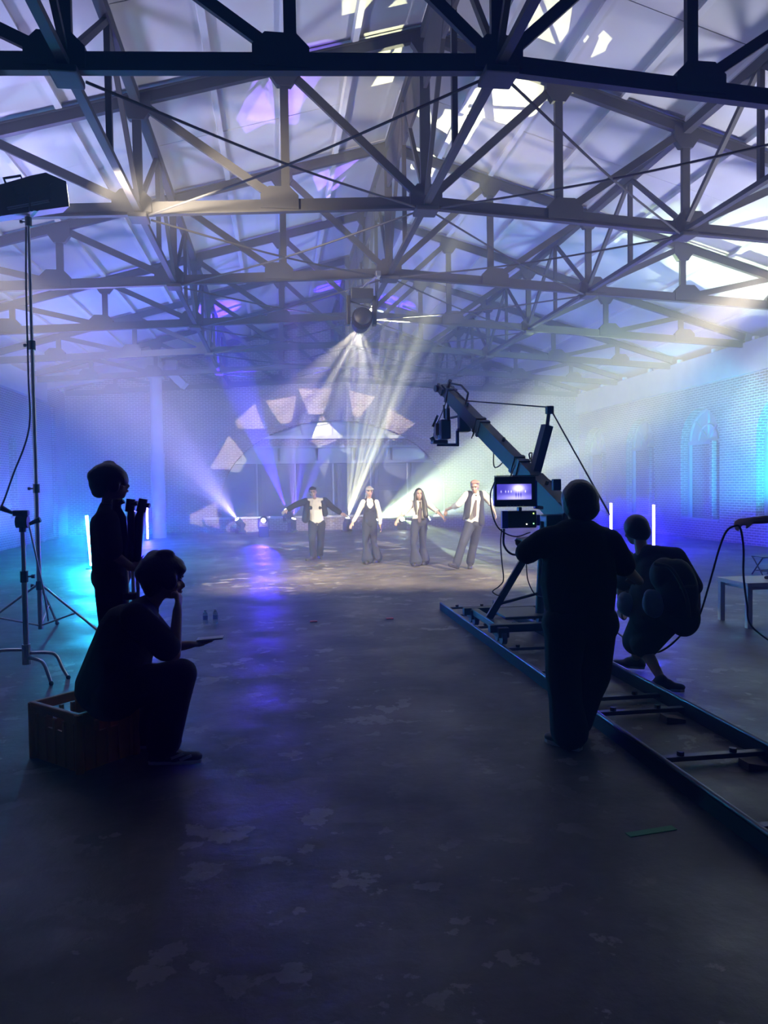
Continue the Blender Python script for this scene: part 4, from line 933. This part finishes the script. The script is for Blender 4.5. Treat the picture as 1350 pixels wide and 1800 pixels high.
blob('hair', [('e', hc + V((0, -.01, .03)), (.105, .112, .108)), ('e', hc + V((.02, -.05, -.01)), (.085, .07, .085))], M_HAIRB, p, .010, 3)
shoe(p, J['anl'], J['toel'], mat('grey_shoe', (.06, .06, .07), .7)); shoe(p, J['anr'], J['toer'], mat('grey_shoe', (.06, .06, .07), .7))
M_BAG = mat('dark_bag', (.03, .036, .034), .8, 0, .3, 25, .1)
bg = thing('shoulder_bag', 'bulky dark gear bag on the bent man\'s back', 'bag', (3.195, 5.720, 0.762))
blob('bag_body', [('e', (3.185, 5.720, 0.808), (.17, .15, .27)), ('e', (3.244, 5.720, 0.598), (.13, .13, .16)), ('e', (3.094, 5.750, 0.946), (.12, .12, .14)), ('c', (3.111, 5.720, 0.603), (3.248, 5.700, 0.532), .09, .075)], M_BAG, bg, .012, 4)
MB().tube(curve([(2.927, 5.600, 1.058), (3.038, 5.540, 1.016), (3.151, 5.530, 0.813), (3.224, 5.600, 0.619)]), .016, 6).build('strap', mat('olive_strap', (.10, .11, .07), .8), bg)
MB().tube(curve([(3.120, 5.560, 0.864), (3.182, 5.560, 0.871), (3.273, 5.600, 0.867)]), .012, 6).build('strap', mat('olive_strap', (.10, .11, .07), .8), bg)
M_SAND = mat('pale_blue_cloth', (.30, .38, .52), .7, 0, .5, 14)
for k, (c, s) in enumerate((((2.882, 5.980, 0.677), (.085, .08, .095)), ((2.944, 5.660, 0.733), (.085, .06, .11)))):
    t = blob('cloth_bundle', [('e', c, s), ('e', V(c) + V((.02, 0, -.03)), V(s) * .85), ('e', V(c) + V((-.03, -.01, .05)), V(s) * .6)], M_SAND, None, .010, 3)
    tag(t, ('left' if k == 0 else 'right') + ' of two pale blue cloth bundles the bent man carries', 'bundle', 'pale cloth bundles')

# ---- seated man on the crate
J = dict(head=(-0.678, 4.720, 1.151), face=(1, .12, -.18), neck=(-0.801, 4.750, 0.978), shl=(-0.832, 4.550, 0.954), shr=(-0.869, 4.980, 0.893), ell=(-0.619, 4.550, 0.727), wrl=(-0.602, 4.620, 0.977), elr=(-0.714, 5.000, 0.677), wrr=(-0.584, 5.050, 0.679),
    pelvis=(-1.030, 4.780, 0.457), hipl=(-0.972, 4.660, 0.473), hipr=(-1.022, 4.900, 0.410), knl=(-0.591, 4.620, 0.591), knr=(-0.659, 4.980, 0.505), anl=(-.74, 4.78, .09), anr=(-.90, 5.1, .09), toel=(-.53, 4.76, .04), toer=(-.69, 5.08, .04),
    handl=((.1, .15, 1), (1, -.2, 0), (0, 1, 0), 60), handr=((1, .1, .1), (0, .1, -1), (0, -1, 0), 8, 1.0, 4, 35))
p = thing('person', 'man in black sitting on the crate with his chin on his hand', 'person', (-.9, 4.8, 0))
body(J, p, M_SKIND, 1.0)
ch_, pv = lerp(J['shl'], J['shr'], .5), V(J['pelvis'])
blob('tee_shirt', torso_prims(J, .03, 1.1, belly=.03) + [('c', lerp(ch_, pv, .15) + V((-.06, 0, 0)), lerp(ch_, pv, .95) + V((-.06, 0, .02)), .15, .16, 1.25, (0, 1, 0)), ('c', lerp(ch_, pv, .2), lerp(ch_, pv, .95) + V((.06, 0, 0)), .14, .15, 1.2, (0, 1, 0)), ('c', J['neck'], V(J['neck']) + V((.015, 0, .02)), .07, .066)] + arm_prims(J, 'l', .035, .40) + arm_prims(J, 'r', .035, .40), M_TEE, p, .012, 6)
blob('trousers', hips(J, .05, 1.1) + leg_prims(J, 'l', .04, .95, 1, .03) + leg_prims(J, 'r', .04, .95, 1, .03) + [('c', pv, lerp(J['hipl'], J['knl'], .6), .14, .12)], M_PANT, p, .012, 6)
hc = V(J['head'])
blob('hair', [('e', hc + V((-.03, 0, .055)), (.14, .112, .115)), ('e', hc + V((-.06, .02, .14)), (.06, .06, .04)), ('e', hc + V((-.135, 0, .04)), (.05, .07, .06)),  ('e', hc + V((-.07, 0, 0)), (.085, .095, .10)), ('e', hc + V((.045, .0, .075)), (.07, .085, .06)), ('e', hc + V((-.085, 0, -.06)), (.05, .07, .05)), ('e', hc + V((.03, -.085, .0)), (.05, .025, .06)), ('e', hc + V((.095, -.02, .06)), (.03, .05, .03)), ('e', hc + V((.0, -.03, .155)), (.06, .04, .03))], M_HAIRB, p, .010, 3)
face(p, hc, J['face'], (0, 0, 1))
M_SNK = mat('sneaker_grey', (.10, .10, .11), .7, 0, .3, 20); 
for a in 'lr':
    o = shoe(p, J['an' + a], J['toe' + a], M_SNK, mat('white_sole', (.75, .75, .76), .6))
    A, T = V(J['an' + a]), V(J['toe' + a])
    for i in range(4):
        c = lerp(A, T, .3 + .17 * i) + V((0, 0, .028 - .012 * i)); MB().bar(c + V((0, -.035, 0)), c + V((0, .035, .0)), .012, .008).build('lace', mat('white_lace', (.7, .7, .7), .7), o)
    for i in range(2): MB().bar(lerp(A, T, .45 + .25 * i) + V((-.03, -.046, -.02)), lerp(A, T, .45 + .25 * i) + V((.04, -.044, .005)), .006, .016).build('side_stripe', mat('white_lace', (.7, .7, .7), .7), o)
tag(MB().cbox(V(J['wrr']) + V((.13, -.0, .035)), (.17, .09, .012), .004, Matrix.Rotation(R(-3), 3, 'Y')).build('pale_card', mat('pale_card', (.45, .46, .5), .35)), 'pale flat card lying in the seated man\'s open hand', 'card')

# ---- standing man at the left, in profile
J = dict(head=(-1.169, 5.620, 1.733), face=(1, .1, .16), neck=(-1.205, 5.640, 1.567), shl=(-1.168, 5.440, 1.485), shr=(-1.245, 5.840, 1.478), ell=(-1.135, 5.400, 1.263), wrl=(-1.013, 5.460, 1.152), elr=(-1.194, 5.860, 1.255), wrr=(-1.057, 5.720, 1.304),
    pelvis=(-1.194, 5.640, 1.081), hipl=(-1.178, 5.560, 1.049), hipr=(-1.204, 5.720, 1.030), knl=(-1.170, 5.560, 0.611), knr=(-1.187, 5.740, 0.575), anl=(-1.19, 5.56, .085), anr=(-1.15, 5.76, .085), toel=(-1.0, 5.54, .04), toer=(-.95, 5.74, .04),
    handl=((1, .2, .12), (0, -1, .3), (0, .2, 1), 50), handr=((.8, -.6, .1), (.6, .8, 0), (0, 0, 1), 55))
p = thing('person', 'slim young man standing in profile with bowl-cut black hair and dark T-shirt', 'person', (-1.17, 5.64, 0))
body(J, p, M_SKIND, .95)
ch_, pv = lerp(J['shl'], J['shr'], .5), V(J['pelvis'])
blob('tee_shirt', torso_prims(J, .018, 1.0) + [('c', lerp(ch_, pv, .1) + V((-.01, 0, 0)), pv + V((-.005, 0, .0)), .115, .12, 1.35, (0, 1, 0))] + arm_prims(J, 'l', .032, .44) + arm_prims(J, 'r', .03, .44) + [('c', J['neck'], V(J['neck']) + V((.01, 0, .015)), .062, .058)], M_TEE, p, .012, 6)
blob('trousers', hips(J, .03, 1.0) + leg_prims(J, 'l', .03, .96, 1, .03) + leg_prims(J, 'r', .03, .96, 1, .03), M_PANT, p, .012, 6)
hc = V(J['head'])
blob('hair', [('e', hc + V((-.025, 0, .06)), (.128, .105, .098)), ('e', hc + V((-.065, 0, .01)), (.09, .1, .09)), ('e', hc + V((.05, 0, .055)), (.064, .088, .06)), ('e', hc + V((.045, .085, .0)), (.05, .03, .05)), ('e', hc + V((.03, -.08, -.01)), (.045, .025, .05)), ('e', hc + V((-.085, 0, -.045)), (.055, .07, .05)), ('e', hc + V((.088, 0, .03)), (.03, .07, .045)), ('e', hc + V((-.02, .03, .145)), (.05, .05, .03)), ('e', hc + V((-.12, -.02, .06)), (.04, .06, .05))], M_HAIRB, p, .010, 3)
face(p, hc, J['face'], (0, 0, 1))
shoe(p, J['anl'], J['toel']); shoe(p, J['anr'], J['toer'])
# the folded stands he carries upright
fs = thing('folded_stand', 'bundle of folded steel stand legs with clamps held by the standing man', 'light stand', (-1.02, 5.5, 0))
for k, (dx, dy) in enumerate(((-.035, 0), (.0, .03), (.035, -.01))):
    b0 = V((-1.031, 5.500, 0.899)); x0, y0 = b0.x + dx * 1.1, 5.5 + dy
    top = (x0 + .01, y0, 1.16); MB().tube([(x0 + .02, y0, .012), top], .013, 10).build('leg', M_CHROME, fs, None, True)
    tp = V(top)
    MB().tube([tp, tp + V((dx * .6, 0, .34)), tp + V((dx * 1.2, 0, .40))], [.026, .03, .022], 10).build('upper_pole', M_BLACK, fs, None, True)
    hd = MB().tube([tp + V((dx * 1.3 - .01, 0, .38)), tp + V((dx * 1.5, 0, .47))], [.034, .03], 10).build('clamp', M_BLACK, fs)
    MB().tube([tp + V((dx * 1.4, -.02, .43)), tp + V((dx * 1.4 + .05, -.03, .46 - .02 * k))], [.012, .018], 8).build('clamp_handle', M_BLACKPL, hd)
for z in (.5, .95): MB().tube([(x0 - .04, 5.5, z - .02), (x0 - .04, 5.5, z + .02)], .06, 12).build('strap', M_RUB, fs)

# ---- helper at the right edge, only the arm reaches into the frame
J = dict(head=(4.15, 5.5, 1.62), face=(-1, -.1, -.15), neck=(4.17, 5.5, 1.45), shl=(4.12, 5.30, 1.38), shr=(4.14, 5.70, 1.38), ell=(4.007, 5.280, 1.417), wrl=(3.546, 5.280, 1.396), elr=(4.2, 5.75, 1.1), wrr=(4.1, 5.72, .85),
    pelvis=(4.2, 5.5, .92), hipl=(4.2, 5.4, .9), hipr=(4.2, 5.6, .9), knl=(4.17, 5.4, .5), knr=(4.17, 5.6, .5), anl=(4.2, 5.4, .09), anr=(4.2, 5.6, .09), toel=(4.02, 5.4, .04), toer=(4.02, 5.6, .04),
    handl=((-1, .05, -.12), (.1, -.6, 1), (0, -1, -.3), 38, 1.05), handr=((0, 0, -1), (1, 0, 0), (0, 1, 0), 20))
p = thing('person', 'helper at the right edge reaching in a bare forearm that holds a cable', 'person', (4.2, 5.5, 0))
body(J, p, M_SKIND, 1.0)
blob('tee_shirt', torso_prims(J, .02, 1.05) + arm_prims(J, 'l', .025, .35) + arm_prims(J, 'r', .025, .42), M_TEE, p, .013, 5)
blob('trousers', hips(J, .03) + leg_prims(J, 'l', .03, .96) + leg_prims(J, 'r', .03, .96), M_PANT, p, .013, 5)
hc = V(J['head']); blob('hair', [('e', hc + V((.02, 0, .03)), (.105, .09, .10))], M_HAIRB, p, .011, 3)
shoe(p, J['anl'], J['toel']); shoe(p, J['anr'], J['toer'])
cable('held_cable', [(3.400, 5.950, 0.490), (3.447, 5.950, 0.430), (3.470, 5.850, 0.614), (3.409, 5.600, 0.931), (3.353, 5.400, 1.176), (3.346, 5.300, 1.313), (3.385, 5.260, 1.357), (3.436, 5.260, 1.343), (3.523, 5.350, 1.175), (3.622, 5.500, 0.959), (3.851, 5.800, 0.680), (4.184, 6.200, 0.378), (5.0, 6.75, .012), (5.6, 6.6, .012)], .008, 'black cable draped in a loop from the raised hand at the right edge')
cable('held_cable', [(3.397, 5.900, 0.527), (3.311, 5.900, 0.406), (3.211, 5.950, 0.295), (3.187, 6.100, 0.234), (3.280, 6.600, 0.180), (3.302, 7.000, 0.203), (3.339, 7.300, 0.225)], .008, 'black cable hanging low behind the bent man\'s knees to the crane')

# ---- the four dancers
def dancer(label, J, shirt, trousers, hairp, hairm, tie=None, vest=None, hw=.92, hips_g=.015, shoes=M_SHOE, vs=.010):
    p = thing('person', label, 'person', (J['pelvis'][0], J['pelvis'][1], 0))
    body(J, p, M_SKIN, hw, True, .009, J.get('hs', 1.0), .047)
    if shirt: blob('shirt', shirt, M_SHIRT, p, vs, 4)
    blob('trousers', trousers, M_NAVY, p, vs, 4)
    if vest: blob(*vest, p, vs, 4)
    face(p, J['head'], J['face'], J.get('up', (0, 0, 1)), J.get('hs', 1.0))
    blob('hair', hairp, hairm, p, vs, 3)
    for s in 'lr': shoe(p, J['an' + s], J['toe' + s], shoes, shoes)
    return p
FR = (-.12, -1, 0)
def collar(J, g=.0): return [('c', V(J['neck']) + V((k * .02, -.02, .005)), V(J['neck']) + V((k * .055, -.07, -.045)), .022, .014) for k in (-1, 1)]
# jacket dancer
Y1 = 17.4
J = dict(head=(0.799, 17.320, 1.565), face=(-.1, -1, -.08), up=(-.16, 0, 1), neck=(0.851, 17.380, 1.405), shl=(0.636, 17.400, 1.364), shr=(1.069, 17.400, 1.371), ell=(0.414, 17.350, 1.292), wrl=(0.210, 17.200, 1.186), elr=(1.259, 17.400, 1.199), wrr=(1.424, 17.300, 1.083),
    pelvis=(0.882, 17.420, 0.886), hipl=(0.791, 17.420, 0.849), hipr=(0.974, 17.420, 0.846), knl=(0.760, 17.300, 0.491), knr=(0.973, 17.500, 0.481), anl=(0.793, 17.450, 0.091), anr=(0.952, 17.750, 0.139), toel=(0.638, 17.300, 0.042), toer=(0.981, 17.600, 0.063),
    handl=((-.8, -.2, -.55), (0, -.6, .6), (0, -1, 0), 12), handr=((.9, -.2, -.45), (0, -.6, .6), (0, -1, 0), 12))
for k, z in (('anl', .1), ('anr', .1), ('toel', .045), ('toer', .045)): J[k] = (J[k][0], J[k][1], z)
ch_ = lerp(J['shl'], J['shr'], .5); pv = V(J['pelvis']); hc = V(J['head'])
p = dancer('leftmost dancer, head tilted, in an open dark jacket over a cream shirt', J, torso_prims(J, .012, .95) + [('c', lerp(ch_, pv, .5), pv + V((0, 0, .03)), .12, .125, 1.3, (1, 0, 0))] + collar(J),
    hips(J, .012, .95) + leg_prims(J, 'l', .028, .98, .95, .02) + leg_prims(J, 'r', .028, .98, .95, .02), [('e', hc + V((-.01, .03, .045)), (.088, .095, .09)), ('e', hc + V((0, .05, -.01)), (.084, .07, .08)), ('c', hc + V((-.05, -.07, .085)), hc + V((.05, -.065, .085)), .03, .03)], M_HAIRB)
mid = lerp(ch_, pv, .5)
jl, jr = V(J['shl']), V(J['shr'])
blob('jacket', arm_prims(J, 'l', .03, .93, .95) + arm_prims(J, 'r', .03, .93, .95) + [('c', jl + V((.05, .0, -.04)), (0.625, 17.400, 0.950), .085, .09, 1.15, (0, 1, 0)), ('c', jr + V((-.06, .0, -.04)), (1.070, 17.400, 1.077), .08, .075, 1.15, (0, 1, 0)), ('c', lerp(jl, jr, .15) + V((0, .03, .0)), lerp(jl, jr, .85) + V((0, .03, 0)), .07, .07),
    ('c', lerp(ch_, pv, .1) + V((0, .07, 0)), lerp(ch_, pv, .85) + V((-.02, .08, 0)), .09, .09, 1.9, (1, 0, 0))] + [('c', V(J['neck']) + V((k * .05, .02, 0)), V(J['neck']) + V((k * .10, -.06, -.2)), .03, .035) for k in (-1, 1)], M_NAVY, p, .010, 4)
for i in range(5): MB().ell(lerp(ch_, pv, .2 + .17 * i) + V((0, -.135, 0)), .006).build('button', M_SOLE, p)
# grey haired dancer
J = dict(head=(1.982, 16.400, 1.568), face=(.05, -1, -.05), neck=(1.986, 16.450, 1.415), shl=(1.846, 16.450, 1.343), shr=(2.139, 16.450, 1.338), ell=(1.741, 16.450, 1.124), wrl=(1.599, 16.300, 0.908), elr=(2.204, 16.450, 1.088), wrr=(2.211, 16.350, 0.825),
    pelvis=(1.988, 16.450, 0.908), hipl=(1.913, 16.450, 0.872), hipr=(2.058, 16.450, 0.869), knl=(1.885, 16.420, 0.469), knr=(2.077, 16.500, 0.468), anl=(1.913, 16.400, 0.046), anr=(2.153, 16.600, 0.048), toel=(1.880, 16.200, 0.021), toer=(2.070, 16.400, 0.014), hs=.95,
    handl=((-.5, -.35, -.75), (-.5, -.5, .3), (0, -1, 0), 15, .95), handr=((.15, -.3, -1), (1, -.3, 0), (0, -1, 0), 18, .95))
for k, z in (('anl', .09), ('anr', .1), ('toel', .04), ('toer', .045)): J[k] = (J[k][0], J[k][1], z)
ch_ = lerp(J['shl'], J['shr'], .5); pv = V(J['pelvis']); hc = V(J['head'])
p = dancer('second dancer, ash-grey fringe, white sleeves under a dark fitted vest', J, torso_prims(J, .004, .86) + arm_prims(J, 'l', .016, .92, .85) + arm_prims(J, 'r', .016, .92, .85) + collar(J),
    hips(J, .006, .86) + leg_prims(J, 'l', .02, .98, .88, .075) + leg_prims(J, 'r', .02, .98, .88, .075), [('e', hc + V((0, .03, .045)), (.084, .09, .085)), ('e', hc + V((0, .055, -.02)), (.078, .06, .085)), ('c', hc + V((-.06, -.065, .055)), hc + V((.06, -.065, .055)), .03, .03), ('c', hc + V((-.05, .09, .0)), hc + V((-.085, .08, -.19)), .025, .012)], M_HAIRG, None,
    ('vest', [('c', lerp(ch_, pv, .35), pv + V((0, 0, -.02)), .100, .118, 1.36, (1, 0, 0))] + [('c', V((jx, ch_.y, ch_.z)) + V((0, -.01, .05)), lerp(ch_, pv, .38) + V((s * .055, -.04, 0)), .04, .07) for s, jx in ((-1, lerp(J['shl'], ch_, .45).x), (1, lerp(J['shr'], ch_, .45).x))] + [('c', ch_ + V((-.08, .06, -.02)), ch_ + V((.08, .06, -.02)), .07, .07), ('c', lerp(ch_, pv, .2) + V((0, .05, 0)), pv + V((0, .04, .1)), .085, .08, 1.5, (1, 0, 0))], M_NAVY))
for i in range(3): MB().ell(lerp(ch_, pv, .46 + .13 * i) + V((0, -.112, 0)), .007).build('button', M_SHOE, p)
# long haired dancer
J = dict(head=(2.940, 15.650, 1.512), face=(-.05, -1, -.03), neck=(2.955, 15.720, 1.374), shl=(2.803, 15.720, 1.318), shr=(3.110, 15.720, 1.313), ell=(2.662, 15.700, 1.149), wrl=(2.474, 15.600, 0.989), elr=(3.285, 15.700, 1.182), wrr=(3.417, 15.500, 1.027),
    pelvis=(2.951, 15.720, 0.930), hipl=(2.870, 15.720, 0.896), hipr=(3.029, 15.720, 0.893), knl=(2.803, 15.600, 0.488), knr=(3.033, 15.800, 0.477), anl=(2.855, 15.650, 0.066), anr=(3.058, 15.850, 0.067), toel=(2.791, 15.450, 0.035), toer=(2.999, 15.650, 0.044), hs=.92,
    handl=((-.5, -.3, -.8), (-.6, -.5, .2), (0, -1, 0), 15, .92), handr=((.55, -.3, -.75), (.4, -.6, .5), (0, -1, 0), 45, .92))
for k, z in (('anl', .1), ('anr', .1), ('toel', .045), ('toer', .045)): J[k] = (J[k][0], J[k][1], z)
ch_ = lerp(J['shl'], J['shr'], .5); pv = V(J['pelvis']); hc = V(J['head'])
wrJ3 = V(J['wrr'])
p = dancer('third dancer, very long black hair, pale cropped shirt and loose black tie', J, torso_prims(J, .012, .86) + arm_prims(J, 'l', .022, .66, .85) + arm_prims(J, 'r', .022, .66, .85) + collar(J) + [('c', lerp(ch_, pv, .6), lerp(ch_, pv, .72), .115, .118, 1.35, (1, 0, 0))],
    hips(J, .006, .88) + leg_prims(J, 'l', .02, .99, .9, .085) + leg_prims(J, 'r', .02, .99, .9, .085) + [('c', lerp(pv, ch_, .10), pv + V((0, 0, -.03)), .112, .122, 1.38, (1, 0, 0))], [('e', hc + V((0, .03, .04)), (.086, .095, .09)), ('c', hc + V((.065, .0, .04)), hc + V((.10, -.05, -.16)), .035, .045), ('c', hc + V((.10, -.05, -.16)), hc + V((.12, -.1, -.46)), .05, .055), ('c', hc + V((-.068, .0, .04)), hc + V((-.095, -.02, -.15)), .03, .035), ('c', hc + V((-.095, -.02, -.15)), hc + V((-.085, -.09, -.42)), .035, .022), ('c', hc + V((0, .08, .0)), hc + V((.02, .12, -.42)), .075, .06, 1.4, (1, 0, 0))], M_HAIRB)
def tie(p, J, L=.38, knot=True, tw=(0, 0)):
    n = V(J['neck']) + V((0, -.085, -.045)); mb = MB().tube([n + V((0, 0, .02)), n - V((0, 0, .025))], [.022, .016], 8)
    y = V((0, -.05, 0)); a = n + V((0, -.005, -.02)); b = n + y + V((tw[0], 0, -L))
    mb.prism([(-.014, 0), (.014, 0), (.034, -L + .04), (.0, -L), (-.034, -L + .04)], a, (1, 0, 0), ((b - a).x / L, y.y / L, 1) if False else V((-(b - a).x, -(b - a).y, L)).normalized() if False else V((-(b - a).x / L, -(b - a).y / L, 1)), (0, -1, 0), .012)
    return mb.build('tie', mat('dark_tie', (.05, .035, .045), .7), p)
tie(p, J, .40, tw=(-.03, 0))
MB().tube([pv + (ch_ - pv) * .14 + V((.135 * math.cos(t * math.pi / 8), .1 * math.sin(t * math.pi / 8), 0)) for t in range(16)], .016, 6, 0, True).build('belt', M_SHOE, p)
MB().bar(V(J['neck']) + V((-.05, -.06, -.03)), V(J['neck']) + V((.03, -.13, -.2)), .02, .008, (0, 1, 0)).build('loose_tie_loop', mat('dark_tie', (.05, .035, .045), .7), p)
for s in 'lr': MB().tube([lerp(J['el' + s], J['wr' + s], .26), lerp(J['el' + s], J['wr' + s], .36)], .058, 12).build('rolled_cuff', M_SHIRT, p)
# rose haired dancer
J = dict(head=(3.902, 14.750, 1.650), face=(-.45, -1, -.3), neck=(3.932, 14.850, 1.514), shl=(3.763, 14.850, 1.490), shr=(4.101, 14.850, 1.495), ell=(3.582, 14.850, 1.295), wrl=(3.425, 14.850, 1.145), elr=(4.225, 14.800, 1.344), wrr=(4.287, 14.700, 1.143),
    pelvis=(3.913, 14.900, 0.922), hipl=(3.834, 14.900, 0.889), hipr=(4.000, 14.900, 0.886), knl=(3.632, 14.700, 0.517), knr=(3.935, 15.000, 0.479), anl=(3.479, 14.650, 0.131), anr=(3.839, 14.950, 0.090), toel=(3.316, 14.500, 0.167), toer=(3.779, 14.720, 0.022),
    handl=((-.25, -.1, -1), (-.7, -.5, 0), (0, -1, 0), 40), handr=((.3, -.3, -.9), (.9, -.3, .2), (0, -1, 0), 20))
J['anl'] = (J['anl'][0], J['anl'][1], .10); J['toel'] = (J['toel'][0] + .0, J['toel'][1], .14); J['anr'] = (J['anr'][0], J['anr'][1], .09); J['toer'] = (J['toer'][0], J['toer'][1], .04)
J['wrl'] = tuple(V(wrJ3) + V((.05, -.05, .14)))
ch_ = lerp(J['shl'], J['shr'], .5); pv = V(J['pelvis']); hc = V(J['head'])
p = dancer('rightmost dancer, rose-brown hair, long dark open vest over shirt and tie', J, torso_prims(J, .012, .98) + arm_prims(J, 'l', .025, .62, .98) + arm_prims(J, 'r', .025, .62, .98) + collar(J) + [('c', lerp(ch_, pv, .4), lerp(ch_, pv, .8), .118, .122, 1.35, (1, 0, 0))],
    hips(J, .02, 1.0) + leg_prims(J, 'l', .028, .95, 1.0, .02) + leg_prims(J, 'r', .028, .95, 1.0, .02) + [('c', lerp(pv, ch_, .15), pv, .112, .118, 1.4, (1, 0, 0))], [('e', hc + V((.01, .03, .055)), (.09, .1, .088)), ('e', hc + V((.02, .05, .0)), (.085, .07, .08)), ('c', hc + V((-.07, -.06, .085)), hc + V((.05, -.08, .085)), .034, .034)], M_HAIRP, None,
    ('vest', [('c', lerp(J['shl'], ch_, .35) + V((0, 0, .01)), (3.753, 14.850, 1.063), .075, .07, 1.3, (0, 1, 0)), ('c', lerp(J['shr'], ch_, .35) + V((0, 0, .01)), (4.043, 14.850, 0.921), .07, .08, 1.3, (0, 1, 0)), ('c', (3.754, 14.850, 1.148), (3.671, 14.800, 0.999), .05, .025), ('c', lerp(J['shl'], J['shr'], .2) + V((0, .05, 0)), lerp(J['shl'], J['shr'], .8) + V((0, .05, 0)), .065, .065), ('c', lerp(ch_, pv, .1) + V((0, .07, 0)), pv + V((0, .07, .02)), .09, .09, 1.6, (1, 0, 0))], M_NAVY))
tie(p, J, .42, tw=(-.05, 0))
for s in 'lr': MB().tube([lerp(J['el' + s], J['wr' + s], .2), lerp(J['el' + s], J['wr' + s], .3)], .064, 12).build('rolled_cuff', M_SHIRT, p)
